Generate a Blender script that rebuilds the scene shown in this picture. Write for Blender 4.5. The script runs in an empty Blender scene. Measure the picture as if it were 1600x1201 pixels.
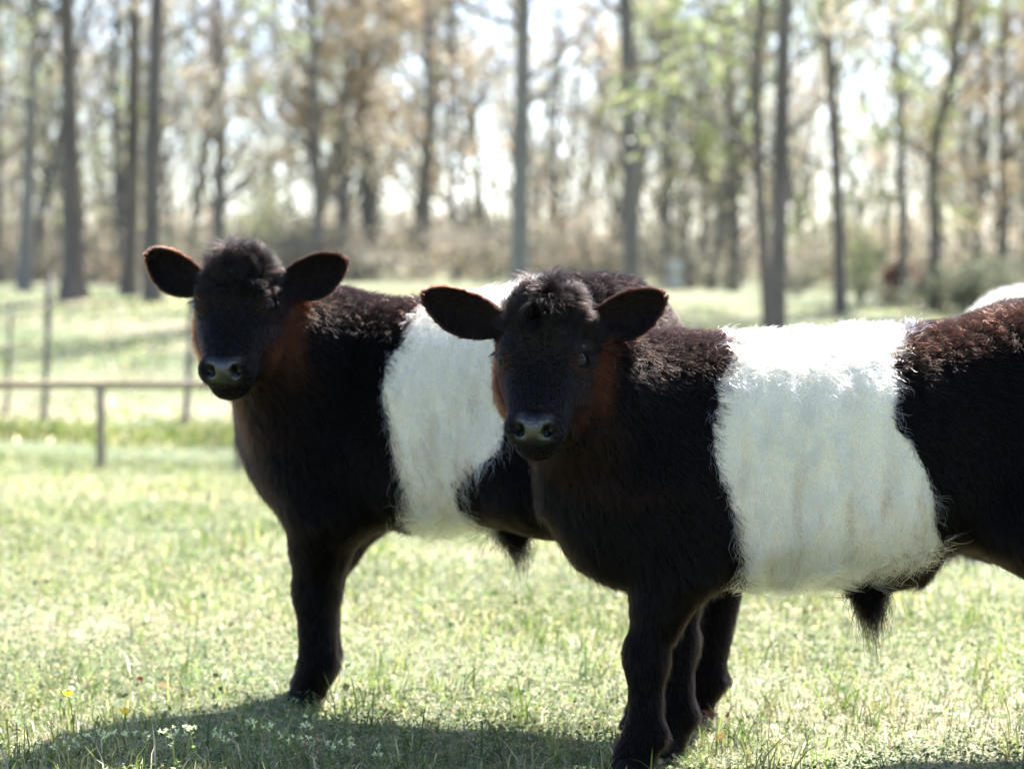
import bpy, math, random
import numpy as np
from mathutils import Vector, Matrix

rng = np.random.default_rng(7)
random.seed(7)
R = math.radians
C = bpy.context.scene.collection
scene = bpy.context.scene

# ------------------------------------------------------------------ camera, sky, sun, exposure
FPX = 85.0 / 36.0 * 1600.0
cam_d = bpy.data.cameras.new('camera')
cam_d.lens = 85.0
cam_d.sensor_width = 36.0
cam_d.clip_start = 0.05
cam_d.clip_end = 3000.0
cam_d.dof.use_dof = True
cam_d.dof.focus_distance = 4.5
cam_d.dof.aperture_fstop = 3.3
cam = bpy.data.objects.new('camera', cam_d)
C.objects.link(cam)
cam.location = (0, 0, 1.0)
cam.rotation_euler = (R(90) - math.atan(200.5 / FPX), 0, 0)
scene.camera = cam

SUN_EL, SUN_AZ = R(48.5), R(29)          # azimuth from +Y towards +X
to_sun = Vector((math.sin(SUN_AZ) * math.cos(SUN_EL), math.cos(SUN_AZ) * math.cos(SUN_EL), math.sin(SUN_EL)))
world = bpy.data.worlds.new('World')
scene.world = world
world.use_nodes = True
wn = world.node_tree
sky = wn.nodes.new('ShaderNodeTexSky')
sky.sky_type = 'NISHITA'
sky.sun_disc = False
sky.sun_elevation = SUN_EL
sky.sun_rotation = SUN_AZ
sky.dust_density = 1.0
sky.air_density = 0.55
sky.ozone_density = 1.0
wn.links.new(sky.outputs[0], wn.nodes['Background'].inputs[0])
wn.nodes['Background'].inputs[1].default_value = 0.145
sun_d = bpy.data.lights.new('sun', 'SUN')
sun_d.energy = 4.9
sun_d.angle = R(0.53)
sun_d.color = (1.0, 0.965, 0.91)
sun = bpy.data.objects.new('sun', sun_d)
C.objects.link(sun)
sun.rotation_euler = to_sun.to_track_quat('Z', 'Y').to_euler()
scene.view_settings.view_transform = 'Standard'
scene.view_settings.look = 'None'
scene.view_settings.exposure = 1.86
scene.view_settings.gamma = 1.0
scene.view_settings.use_curve_mapping = False
cy = scene.cycles
cy.max_bounces = 10
cy.diffuse_bounces = 4
cy.glossy_bounces = 6
cy.transmission_bounces = 8
cy.transparent_max_bounces = 8
cy.use_denoising = True
cy.sample_clamp_indirect = 6.0
cy.caustics_reflective = False
cy.caustics_refractive = False


# ------------------------------------------------------------------ small helpers
def tag(o, label=None, cat=None, group=None, kind=None):
    if label: o['label'] = label
    if cat: o['category'] = cat
    if group: o['group'] = group
    if kind: o['kind'] = kind
    return o


def empty(name, loc, rz=0.0):
    o = bpy.data.objects.new(name, None)
    o.empty_display_size = 0.1
    C.objects.link(o)
    o.location = loc
    o.rotation_euler = (0, 0, rz)
    return o


def mesh_obj(name, verts, faces, mat, parent=None, smooth=True, cols=None):
    """verts (n,3); faces: array (m,3|4) or a list of such arrays"""
    me = bpy.data.meshes.new(name)
    verts = np.asarray(verts, np.float32)
    fl = faces if isinstance(faces, list) else [faces]
    fl = [np.asarray(f, np.int32) for f in fl if len(f)]
    me.vertices.add(len(verts))
    me.vertices.foreach_set('co', verts.ravel())
    loops = np.concatenate([f.ravel() for f in fl])
    sizes = np.concatenate([np.full(len(f), f.shape[1], np.int32) for f in fl])
    starts = np.concatenate([[0], np.cumsum(sizes)[:-1]]).astype(np.int32)
    me.loops.add(len(loops))
    me.loops.foreach_set('vertex_index', loops)
    me.polygons.add(len(sizes))
    me.polygons.foreach_set('loop_start', starts)
    me.polygons.foreach_set('loop_total', sizes)
    if smooth:
        me.polygons.foreach_set('use_smooth', np.ones(len(sizes), bool))
    me.update(calc_edges=True)
    if cols is not None:
        a = me.color_attributes.new('col', 'FLOAT_COLOR', 'POINT')
        c4 = np.ones((len(verts), 4), np.float32)
        c4[:, :3] = cols
        a.data.foreach_set('color', c4.ravel())
    me.materials.append(mat)
    o = bpy.data.objects.new(name, me)
    C.objects.link(o)
    if parent is not None:
        o.parent = parent
    return o


def new_mat(name):
    m = bpy.data.materials.new(name)
    m.use_nodes = True
    nt = m.node_tree
    return m, nt, nt.nodes['Principled BSDF']


def wave_noise(p, scale, seed, octaves=3):
    """cheap smooth noise in about -1..1 on points (n,3)"""
    r = np.random.default_rng(seed)
    out = np.zeros(len(p))
    amp, tot = 1.0, 0.0
    for o in range(octaves):
        for k in range(4):
            d = r.normal(size=3)
            d /= np.linalg.norm(d)
            out += amp * np.sin(p @ d * scale * (0.7 + 0.6 * r.random()) * 2 ** o + r.random() * 6.28)
        tot += amp * 2.0
        amp *= 0.55
    return np.clip(out / tot, -1, 1)


def nrm(v):
    return v / np.maximum(np.linalg.norm(v, axis=-1, keepdims=True), 1e-9)


def lerp_table(x, xs, ys):
    return np.interp(x, xs, ys)


def sstep(a, b, x):
    t = np.clip((x - a) / (b - a), 0, 1)
    return t * t * (3 - 2 * t)


# ------------------------------------------------------------------ terrain
TY = np.array([-60, 3, 8, 12, 16, 20, 22.5, 26, 32, 40, 50, 70, 120, 900.0])
TZ = np.array([0, 0, -.02, -.20, -.42, -.58, -.60, -.40, -.02, .38, .50, .58, .6, .6])


def ground_z(x, y):
    x = np.asarray(x, float)
    y = np.asarray(y, float)
    z = sum(np.interp(y + d, TY, TZ) for d in (-2, -1, 0, 1, 2)) / 5.0
    far = sstep(20, 40, y)
    z = z - far * 0.05 * np.clip(x + 1, 0, 14) - far * 0.012 * np.clip(-x, 0, 14)
    z = z + sstep(8, 16, y) * (0.04 * np.sin(x * .9 + y * .35) + 0.03 * np.sin(x * .37 - y * .8 + 1))
    z = z + 0.012 * np.sin(x * 3.1 + 1.3) * np.sin(y * 2.3) * sstep(30, 6, y)
    return z


def gz(x, y):
    return float(ground_z(np.array([x]), np.array([y]))[0])


def col_x(px, Y):
    return (px - 800.0) / FPX * Y


# ---- materials for the land
def mat_ground():
    m, nt, b = new_mat('pasture_soil')
    N = nt.nodes
    L = nt.links
    tc = N.new('ShaderNodeTexCoord')
    n1 = N.new('ShaderNodeTexNoise'); n1.inputs['Scale'].default_value = 0.55; n1.inputs['Detail'].default_value = 6
    n2 = N.new('ShaderNodeTexNoise'); n2.inputs['Scale'].default_value = 14; n2.inputs['Detail'].default_value = 8
    mp = N.new('ShaderNodeMapping'); mp.inputs['Scale'].default_value = (0.45, 1.0, 1.0)
    L.new(tc.outputs['Object'], mp.inputs[0])
    L.new(mp.outputs[0], n1.inputs['Vector'])
    L.new(tc.outputs['Object'], n2.inputs['Vector'])
    r1 = N.new('ShaderNodeValToRGB')
    e = r1.color_ramp.elements
    e[0].position = .36; e[0].color = (.10, .135, .05, 1)
    e[1].position = .66; e[1].color = (.30, .26, .17, 1)
    k = e.new(.5); k.color = (.16, .19, .08, 1)
    L.new(n1.outputs[0], r1.inputs[0])
    r2 = N.new('ShaderNodeValToRGB')
    r2.color_ramp.elements[0].position = .3; r2.color_ramp.elements[0].color = (.55, .55, .55, 1)
    r2.color_ramp.elements[1].position = .75; r2.color_ramp.elements[1].color = (1.25, 1.25, 1.2, 1)
    L.new(n2.outputs[0], r2.inputs[0])
    mx = N.new('ShaderNodeMixRGB'); mx.blend_type = 'MULTIPLY'; mx.inputs[0].default_value = 1
    L.new(r1.outputs[0], mx.inputs[1]); L.new(r2.outputs[0], mx.inputs[2])
    L.new(mx.outputs[0], b.inputs['Base Color'])
    b.inputs['Roughness'].default_value = .85
    bp = N.new('ShaderNodeBump'); bp.inputs['Strength'].default_value = .7; bp.inputs['Distance'].default_value = .03
    L.new(n2.outputs[0], bp.inputs['Height']); L.new(bp.outputs[0], b.inputs['Normal'])
    return m


def mat_leafy(name, transl=.45, rough=.42, spec=.5, tint=(1, 1, 1)):
    """thin plant matter coloured by the 'col' attribute: reflects and lets light through"""
    m, nt, b = new_mat(name)
    N = nt.nodes
    L = nt.links
    at = N.new('ShaderNodeAttribute'); at.attribute_name = 'col'
    b.inputs['Roughness'].default_value = rough
    b.inputs['Specular IOR Level'].default_value = spec
    L.new(at.outputs['Color'], b.inputs['Base Color'])
    tr = N.new('ShaderNodeBsdfTranslucent')
    hs = N.new('ShaderNodeHueSaturation'); hs.inputs['Value'].default_value = 1.9; hs.inputs['Saturation'].default_value = 1.05
    L.new(at.outputs['Color'], hs.inputs['Color'])
    L.new(hs.outputs[0], tr.inputs[0])
    mx = N.new('ShaderNodeMixShader'); mx.inputs[0].default_value = transl
    L.new(b.outputs[0], mx.inputs[1]); L.new(tr.outputs[0], mx.inputs[2])
    L.new(mx.outputs[0], N['Material Output'].inputs[0])
    return m


def mat_bark(name, c1, c2, scale=6):
    m, nt, b = new_mat(name)
    N = nt.nodes
    L = nt.links
    tc = N.new('ShaderNodeTexCoord')
    mp = N.new('ShaderNodeMapping'); mp.inputs['Scale'].default_value = (scale, scale, scale * .22)
    L.new(tc.outputs['Object'], mp.inputs[0])
    n = N.new('ShaderNodeTexNoise'); n.inputs['Scale'].default_value = 2.2; n.inputs['Detail'].default_value = 6
    L.new(mp.outputs[0], n.inputs['Vector'])
    n3 = N.new('ShaderNodeTexNoise'); n3.inputs['Scale'].default_value = .55; n3.inputs['Detail'].default_value = 3
    L.new(tc.outputs['Object'], n3.inputs['Vector'])
    r = N.new('ShaderNodeValToRGB')
    r.color_ramp.elements[0].position = .32; r.color_ramp.elements[0].color = (*c1, 1)
    r.color_ramp.elements[1].position = .68; r.color_ramp.elements[1].color = (*c2, 1)
    ad = N.new('ShaderNodeMath'); ad.operation = 'MULTIPLY_ADD'; ad.inputs[1].default_value = .5; 
    L.new(n3.outputs[0], ad.inputs[0])
    ml = N.new('ShaderNodeMath'); ml.operation = 'MULTIPLY'; ml.inputs[1].default_value = .5
    L.new(n.outputs[0], ml.inputs[0]); L.new(ml.outputs[0], ad.inputs[2])
    L.new(ad.outputs[0], r.inputs[0])
    L.new(r.outputs[0], b.inputs['Base Color'])
    b.inputs['Roughness'].default_value = .9
    bp = N.new('ShaderNodeBump'); bp.inputs['Strength'].default_value = .8; bp.inputs['Distance'].default_value = .02
    L.new(n.outputs[0], bp.inputs['Height']); L.new(bp.outputs[0], b.inputs['Normal'])
    return m


M_ground = mat_ground()
M_grass = mat_leafy('grass_blades', .5, .5, .38)
M_leaf = mat_leafy('tree_leaves', .5, .5, .4)
M_brush = mat_leafy('brush_leaves', .35, .6, .3)
M_bark = mat_bark('bark_grey_brown', (.120, .098, .078), (.275, .232, .19))
M_bark_d = mat_bark('bark_dark', (.088, .068, .054), (.225, .178, .145))
M_bark_g = mat_bark('bark_grey', (.165, .143, .120), (.34, .300, .255))
M_twig = mat_bark('bark_pale_twigs', (.11, .098, .082), (.24, .215, .18))
M_wood = mat_bark('weathered_wood', (.30, .225, .14), (.47, .36, .23), 14)

# ---- the land: one sheet out to the horizon
gx = np.unique(np.concatenate([np.linspace(-700, -60, 18), np.linspace(-60, -14, 47), np.linspace(-14, 14, 101), np.linspace(14, 60, 47), np.linspace(60, 700, 18)]))
gy = np.unique(np.concatenate([np.linspace(-200, -4, 20), np.linspace(-4, 30, 103), np.linspace(30, 130, 101), np.linspace(130, 1500, 30)]))
XX, YY = np.meshgrid(gx, gy, indexing='ij')
gv = np.stack([XX.ravel(), YY.ravel(), ground_z(XX.ravel(), YY.ravel())], 1)
ii = np.arange(XX.size).reshape(XX.shape)
gf = np.stack([ii[:-1, :-1].ravel(), ii[1:, :-1].ravel(), ii[1:, 1:].ravel(), ii[:-1, 1:].ravel()], 1)
tag(mesh_obj('ground', gv, gf, M_ground), kind='structure')


# ------------------------------------------------------------------ tubes and trees
class MB:
    """collects tubes and leaf cards into one mesh"""
    def __init__(s):
        s.v, s.q, s.t, s.c, s.n = [], [], [], [], 0

    def tube(s, pts, rad, k=6, cap=False):
        pts = np.asarray(pts, float)
        rad = np.asarray(rad, float)
        n = len(pts)
        d = np.gradient(pts, axis=0)
        d = nrm(d)
        ref = np.where(np.abs(d[:, 2:3]) > .9, np.array([[1., 0, 0]]), np.array([[0, 0, 1.]]))
        a = nrm(np.cross(d, ref))
        b = np.cross(d, a)
        th = np.arange(k) / k * 2 * np.pi
        ring = pts[:, None] + rad[:, None, None] * (np.cos(th)[None, :, None] * a[:, None] + np.sin(th)[None, :, None] * b[:, None])
        s.v.append(ring.reshape(-1, 3))
        i = np.arange(n * k).reshape(n, k) + s.n
        j = np.roll(i, -1, 1)
        s.q.append(np.stack([i[:-1].ravel(), j[:-1].ravel(), j[1:].ravel(), i[1:].ravel()], 1))
        if cap:
            for e in (0, n - 1):
                s.v.append(pts[e][None])
                cidx = s.n + n * k + (0 if e == 0 else 1)
                for m in range(k):
                    s.t.append([i[e][m], i[e][(m + 1) % k], cidx])
            s.n += 2
        s.n += n * k

    def cards(s, pos, size, cols, flat=0.0, aspect=.6):
        """diamond leaves at POS with random facing"""
        n = len(pos)
        a = nrm(rng.normal(size=(n, 3)))
        if flat:
            a[:, 2] *= (1 - flat)
            a = nrm(a)
        b = nrm(np.cross(a, rng.normal(size=(n, 3))))
        sz = np.broadcast_to(np.asarray(size), (n,))[:, None]
        P = np.stack([pos - a * sz * .5, pos + b * sz * aspect * .5, pos + a * sz * .5, pos - b * sz * aspect * .5], 1)
        s.v.append(P.reshape(-1, 3))
        i = np.arange(n * 4).reshape(n, 4) + s.n
        s.q.append(i)
        s.c.append((s.n, np.repeat(cols, 4, 0)))
        s.n += n * 4

    def build(s, name, mat, parent=None, cols=False):
        v = np.concatenate(s.v)
        cc = None
        if cols:
            cc = np.full((len(v), 3), .2)
            for st, c in s.c:
                cc[st:st + len(c)] = c
        fs = [np.concatenate(s.q)] if s.q else []
        if s.t:
            fs.append(np.array(s.t))
        return mesh_obj(name, v, fs, mat, parent, True, cc)


LEAFCOL = {
    'spring': np.array([[.20, .225, .10], [.25, .26, .13], [.16, .20, .09]]),
    'bud': np.array([[.31, .27, .21], [.27, .235, .18], [.25, .23, .17]]),
    'tan': np.array([[.38, .29, .19], [.33, .255, .17], [.29, .25, .17]]),
    'dull': np.array([[.12, .145, .09], [.15, .16, .105], [.18, .175, .13]]),
    'grey': np.array([[.25, .225, .185], [.28, .25, .205], [.20, .185, .14]]),
    'russet': np.array([[.155, .075, .055], [.14, .07, .05], [.18, .10, .07]]),
}


def leafcols(kind, n):
    k = LEAFCOL[kind]
    c = k[rng.integers(0, len(k), n)] * (0.7 + .6 * rng.random((n, 1)))
    return c


def grow(mb, leaf_pts, base, d, length, r0, level, maxlevel, k, up=.25, wob=.12, nch=6, spread=.9, ratio=.55, start=.3):
    n = 7 if level == 0 else (5 if level < 3 else 4)
    pts = [np.array(base, float)]
    d = np.array(d, float)
    for i in range(n - 1):
        d = d + rng.normal(size=3) * wob * (0.4 if level == 0 else 1) + np.array([0, 0, up * .25])
        d /= np.linalg.norm(d)
        pts.append(pts[-1] + d * length / (n - 1))
    pts = np.array(pts)
    rad = r0 * np.linspace(1, .35 if level else .4, n)
    mb.tube(pts, rad, max(3, k - level))
    if level >= maxlevel:
        leaf_pts.append(pts[1:])
        return pts
    for c in range(nch):
        t = start + (1 - start) * (c + rng.random()) / nch
        f = t * (n - 1)
        i = min(int(f), n - 2)
        p = pts[i] * (1 - (f - i)) + pts[i + 1] * (f - i)
        ax = nrm((pts[i + 1] - pts[i])[None])[0]
        side = np.cross(ax, rng.normal(size=3))
        side /= np.linalg.norm(side)
        cd = ax * (1 - spread * .45) + side * spread
        grow(mb, leaf_pts, p, cd / np.linalg.norm(cd), length * ratio * (1.1 - .5 * t) * (.75 + .5 * rng.random()), r0 * (1 - .6 * t) * .42, level + 1, maxlevel, k,
             up, wob * 1.3, max(3, nch - 1), spread, ratio, .2)
    return pts


def tree(label, cat, pathpx, Y, width_px, bark, leaf, n_leaf, height=14, limbs=12, first=.18, group=None, leafsize=.09, flare=1.3, limb_len=.26, name='tree', extra=()):
    """trunk follows PATHPX (points of the photo at depth Y) and carries on up to HEIGHT"""
    if Y > 48:
        height *= .72
        limbs = int(limbs * 1.25)
    if first >= .24:
        first = .15
        limbs += 6
        limb_len *= .8
    n_leaf = int(n_leaf * 2.2)
    leafsize *= 1.15
    bx = col_x(pathpx[0][0], Y)
    bz = gz(bx, Y)
    root = empty(name, (bx, Y, bz))
    tag(root, label, cat, group)
    s = Y / FPX
    pts = [np.array([0, 0, -.15])]
    for (px, py) in pathpx[1:]:
        pts.append(np.array([col_x(px, Y) - bx, rng.normal() * .05, 1 - (py - 400) * s - bz]))
    d = pts[-1] - pts[-2]
    d = d / np.linalg.norm(d)
    while pts[-1][2] < height:
        d = nrm((d + np.array([rng.normal() * .05, rng.normal() * .05, .12]))[None])[0]
        pts.append(pts[-1] + d * 1.6)
    pts = np.array(pts)
    # resample
    seg = np.concatenate([[0], np.cumsum(np.linalg.norm(np.diff(pts, axis=0), axis=1))])
    tt = np.linspace(0, seg[-1], 26)
    P = np.stack([np.interp(tt, seg, pts[:, i]) for i in range(3)], 1)
    P[1:-1] = (P[:-2] + 2 * P[1:-1] + P[2:]) / 4
    r0 = width_px * s / 2
    h = tt / tt[-1]
    rad = r0 * (1 - .8 * h) * (1 + (flare - 1) * np.exp(-tt / .35)) + .01
    mb = MB()
    mb.tube(P, rad, 10)
    mb.build('trunk', bark, root)
    lb = MB()
    lp = []
    for i in range(limbs):
        t = first + (.97 - first) * (i + rng.random() * .8) / limbs
        f = t * 25
        k = int(f)
        p = P[k] * (1 - f + k) + P[min(k + 1, 25)] * (f - k)
        a = rng.random() * 6.28
        dd = np.array([math.cos(a), math.sin(a), .35 + .9 * t])
        grow(lb, lp, p, dd / np.linalg.norm(dd), height * limb_len * (1.05 - .6 * t) * (.7 + .6 * rng.random()), r0 * .36 * (1.05 - .7 * t) + .008, 1, 3, 6, nch=4, up=.2)
    for (pth, w_) in extra:
        q_ = np.array([[col_x(a_, Y) - bx, .15 * k_, 1 - (b_ - 400) * s - bz] for k_, (a_, b_) in enumerate(pth)])
        lb.tube(q_, np.linspace(w_, w_ * .5, len(q_)) * s / 2, 7)
        for k_ in range(len(q_) - 1):
            for _ in range(3):
                grow(lb, lp, q_[k_] + (q_[k_ + 1] - q_[k_]) * rng.random(), nrm(rng.normal(size=(1, 3)) + [[0, 0, .5]])[0], 1.2, .02, 2, 3, 5, nch=4)
    lb.build('limbs', bark if leaf != 'bud' else M_twig, root)
    lp = np.concatenate(lp)
    idx = rng.integers(0, len(lp), n_leaf)
    cb = MB()
    cb.cards(lp[idx] + rng.normal(size=(n_leaf, 3)) * .10, leafsize * (.6 + .8 * rng.random(n_leaf)), leafcols(leaf, n_leaf))
    cb.build('crown', M_leaf, root, True)
    return root

# ------------------------------------------------------------------ trees that can be told apart
T = tree
T('grey forked tree standing at the left edge of the pasture bank', 'tree', [(38, 458), (44, 330), (52, 200), (58, 80)], 44, 21, M_bark_g, 'bud', 1500, 15)
T('straight brown trunk with a flared foot at the top of the grassy bank', 'tree', [(116, 452), (113, 300), (111, 150), (108, 0)], 40, 30, M_bark_d, 'spring', 1300, 16, limbs=9, first=.3, flare=1.9)
T('slim reddish brown trunk close beside a stouter trunk on the bank', 'tree', [(202, 452), (207, 300), (211, 180), (214, 40)], 41, 24, M_bark_d, 'bud', 1200, 15, limbs=9, first=.3, flare=1.5)
T('stout grey brown trunk leaning over the slim one on the bank', 'tree', [(239, 455), (239, 300), (243, 150), (248, 0)], 39, 27, M_bark_d, 'spring', 1300, 17, limbs=9, first=.3, flare=1.35)
T('bare pale tree with upswept twigs behind the ears of the far calf', 'tree', [(342, 420), (343, 300), (350, 200), (345, 60)], 56, 20, M_bark_g, 'bud', 2400, 14, limbs=16, first=.12)
T('thin dark tree with upswept bare branches above the far calf', 'tree', [(500, 430), (497, 300), (494, 190), (490, 60)], 50, 16, M_bark, 'bud', 2600, 15, limbs=16, first=.14)
T('thin dark sapling right beside the upswept tree', 'tree', [(534, 430), (535, 300), (536, 220), (550, 80)], 53, 13, M_bark, 'tan', 2300, 13, limbs=15, first=.14)
T('thick pale brown trunk above the withers of the far calf', 'tree', [(578, 435), (576, 320), (572, 200), (566, 60)], 54, 26, M_twig, 'tan', 2300, 15, limbs=14, first=.16)
T('slim brown tree with buff young leaves between pale trunk and grey trunk', 'tree', [(664, 432), (666, 300), (672, 180), (668, 60)], 52, 15, M_bark, 'tan', 3000, 14, limbs=15, first=.15)
T('tall straight grey trunk right above the head of the near calf', 'tree', [(812, 440), (813, 300), (816, 150), (818, 0)], 42, 29, M_bark_g, 'tan', 1700, 17, limbs=10, first=.26, extra=[([(814, 48), (770, 28), (720, 8), (680, -10)], 11)])
T('tall straight trunk with rust brown upper patch above the near calf shoulder', 'tree', [(987, 432), (985, 300), (981, 150), (977, 0)], 41, 28, M_bark, 'spring', 1700, 17, limbs=11, first=.24)
T('thin grey sapling just right of the trunk with the rust patch', 'tree', [(1046, 440), (1042, 330), (1044, 200), (1048, 80)], 55, 12, M_bark_g, 'spring', 2000, 12, limbs=13, first=.15)
T('short greyish trunk among pale brush, right of the sapling', 'tree', [(1146, 450), (1147, 380), (1144, 300), (1140, 200)], 55, 20, M_bark_g, 'bud', 2000, 12, limbs=14, first=.12)
T('thin dark trunk leaning against the dark straight pine', 'tree', [(1203, 520), (1194, 400), (1184, 280), (1178, 100)], 30, 16, M_bark_d, 'bud', 1500, 11, limbs=11, first=.2)
T('darkest straight trunk, standing nearest, above the white belt', 'tree', [(1214, 545), (1217, 400), (1220, 200), (1223, 0)], 28, 25, M_bark_d, 'spring', 1100, 15, limbs=8, first=.34)
T('dark slender trunk forking above yellow green shrubs', 'tree', [(1314, 468), (1309, 380), (1306, 280), (1299, 190), (1292, 60)], 40, 18, M_bark_d, 'spring', 2600, 13, limbs=14, first=.16)
T('thin upright tree with greening twigs behind the russet shrubs', 'tree', [(1409, 466), (1408, 350), (1405, 200), (1393, 40)], 43, 14, M_bark, 'spring', 2400, 13, limbs=14, first=.2)
T('crooked tree with a sharp elbow bend in its trunk', 'tree', [(1458, 470), (1459, 340), (1455, 270), (1449, 236), (1466, 195), (1484, 130), (1496, 0)], 41, 17, M_bark_d, 'spring', 2300, 13, limbs=13, first=.22, extra=[([(1484, 130), (1510, 75), (1540, 20)], 8), ([(1452, 250), (1425, 225), (1400, 190)], 6)])
T('faint slim trunk in front of tan brush, right of the crooked tree', 'tree', [(1526, 470), (1528, 340), (1532, 200), (1530, 60)], 52, 13, M_bark, 'tan', 2600, 13, limbs=14, first=.15)
T('brown slim trunk at the right edge of the wood', 'tree', [(1566, 470), (1567, 340), (1564, 220), (1560, 60)], 50, 17, M_bark_d, 'tan', 2600, 13, limbs=14, first=.15, extra=[([(1562, 150), (1600, 115), (1640, 70)], 9), ([(1562, 90), (1530, 70), (1500, 30)], 8)])


# ------------------------------------------------------------------ the wood behind: one mass of trunks, twigs and young leaves
def woods():
    tb, lb = MB(), MB()
    LP, LC, LS = [], [], []
    for i in range(320):
        y = 54 + 70 * rng.random() ** 1.1
        x = (rng.random() * 2 - 1) * (.32 * y + 5)
        z = gz(x, y)
        h = 7 + 7 * rng.random()
        r = .04 + .08 * rng.random()
        lp = []
        base = np.array([x, y, z - .1])
        P = [base]
        d = np.array([rng.normal() * .06, rng.normal() * .06, 1])
        for k in range(8):
            d = nrm((d + np.array([rng.normal() * .10, rng.normal() * .10, .1]))[None])[0]
            P.append(P[-1] + d * h / 8)
        P = np.array(P)
        tb.tube(P, r * np.linspace(1, .2, 9), 5)
        for b in range(15):
            t = .10 + .87 * (b + rng.random()) / 15
            f = t * 8
            k = min(int(f), 7)
            p = P[k] * (1 - f + k) + P[k + 1] * (f - k)
            a = rng.random() * 6.28
            dd = nrm(np.array([[math.cos(a), math.sin(a), .5 + .8 * rng.random()]]))[0]
            grow(tb, lp, p, dd, h * .24 * (1.1 - .5 * t), r * .4 * (1.1 - .7 * t) + .008, 2, 3, 5, nch=5, up=.25)
        lp = np.concatenate(lp)
        n = int(400 + 430 * rng.random())
        kind = ['bud', 'tan', 'spring', 'bud', 'dull'][int(rng.integers(0, 5))]
        LP.append(lp[rng.integers(0, len(lp), n)] + rng.normal(size=(n, 3)) * .40)
        LC.append(leafcols(kind, n))
        LS.append(.085 + .115 * rng.random(n))
    lb.cards(np.concatenate(LP), np.concatenate(LS), np.concatenate(LC))
    t = tb.build('distant_woods', M_twig)
    tag(t, kind='stuff')
    tag(lb.build('distant_foliage', M_leaf, None, True), kind='stuff')


woods()


def brush(name, spots, n_each, kind_of, sz, label=None, cat=None, group=None, kind=None, hw=1.0, parent_parts=False):
    lb, sb = MB(), MB()
    bx, by = spots[0][0], spots[0][1]
    origin = np.array([bx, by, gz(bx, by)]) if parent_parts else np.zeros(3)
    for (x, y, w, h) in spots:
        z = gz(x, y)
        c = np.array([x, y, z]) - origin
        for k in range(6):
            a = rng.random() * 6.28
            tip = c + np.array([math.cos(a) * w * .5, math.sin(a) * w * .5, h * (.6 + .5 * rng.random())])
            sb.tube([c - [0, 0, .05], (c + tip) / 2 + rng.normal(size=3) * .08, tip], [.022, .014, .005], 4)
        lob = rng.normal(size=(7, 3)) * [w * .33, w * .33, 0] + np.stack([np.zeros(7), np.zeros(7), h * (.2 + .7 * rng.random(7))], 1)
        li = rng.integers(0, 7, n_each)
        p = c + lob[li] + nrm(rng.normal(size=(n_each, 3))) * (rng.random((n_each, 1)) ** .5) * np.array([w * .32, w * .32, h * .28])
        p[:, 2] = np.maximum(p[:, 2], c[2] + .03)
        lb.cards(p, sz * (.6 + .8 * rng.random(n_each)), leafcols(kind_of if isinstance(kind_of, str) else kind_of[int(rng.integers(0, len(kind_of)))], n_each))
    if parent_parts:
        r = empty(name, tuple(origin))
        tag(r, label, cat, group)
        sb.build('stems', M_bark, r)
        lb.build('crown', M_brush, r, True)
    else:
        tag(sb.build(name + '_stems', M_twig), kind='stuff')
        tag(lb.build(name, M_brush, None, True), kind='stuff')


sp = []
for i in range(330):
    y = 50 + 26 * rng.random()
    sp.append(((rng.random() * 2 - 1) * (.29 * y + 2), y, 1.3 + 1.4 * rng.random(), .7 + 1.5 * rng.random() ** 2))
brush('undergrowth', sp, 195, ['grey', 'bud', 'dull', 'grey', 'tan'], .11)
sp = []
for i in range(150):
    y = 78 + 34 * rng.random()
    sp.append(((rng.random() * 2 - 1) * (.29 * y + 2), y, 3.0 + 2 * rng.random(), 1.2 + 1.6 * rng.random()))
brush('distant_brush', sp, 260, ['grey', 'bud', 'dull', 'tan'], .17)


def shrub(label, px, Y, w, h, kind, n=900, sz=.10, group=None):
    brush('shrub', [(col_x(px, Y), Y, w, h)], n, kind, sz, label, 'shrub', group, parent_parts=True)


shrub('dark evergreen shrub at the wood edge above the far calf', 455, 53, 2.0, 1.5, 'dull')
shrub('low dark shrub left of the pale trunk behind the far calf', 545, 50, 2.6, 1.2, 'grey', 1200)
shrub('broad brown brush clump between pale trunk and grey trunk', 705, 50, 2.8, 1.2, 'grey', 1300)
shrub('yellow green shrub beside the dark forked trunk', 1345, 47, 1.5, 2.4, 'spring', 1300)
shrub('russet shrub with a narrow upright form, left of its twin', 1404, 43, .5, .75, 'russet', 500, .08)
shrub('wide russet shrub below the thin upright tree', 1436, 44, .8, .8, 'russet', 500, .09)
shrub('grey green bush in front of the crooked tree', 1480, 41, 1.2, .85, 'dull', 1000)
shrub('pale grey green bush left of the red shrub at the edge', 1545, 41, 1.2, 1.1, 'dull', 1000)
shrub('small red brown shrub at the right edge above the white back', 1596, 39, .5, .6, 'russet', 500, .07)
shrub('lime green sapling shrub far back between pale trunks', 395, 62, 2.0, 3.0, 'spring', 900, .13)

# white board hive-like boxes far off, right of the dark rump
bx_, by_ = col_x(1054, 48), 48.0
wb = empty('board_sign', (bx_, by_, gz(bx_, by_)))
tag(wb, 'small white two board panel far off beside the dark rump', 'panel')
M_white, _nt, _b = new_mat('faded_white_paint')
_b.inputs['Base Color'].default_value = (.50, .48, .44, 1)
_b.inputs['Roughness'].default_value = .7


def box_np(c, s):
    c = np.array(c, float); s = np.array(s, float) / 2
    v = np.array([[x, y, z] for x in (-1, 1) for y in (-1, 1) for z in (-1, 1)], float) * s + c
    f = np.array([[0, 1, 3, 2], [4, 6, 7, 5], [0, 4, 5, 1], [2, 3, 7, 6], [0, 2, 6, 4], [1, 5, 7, 3]])
    return v, f


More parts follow.
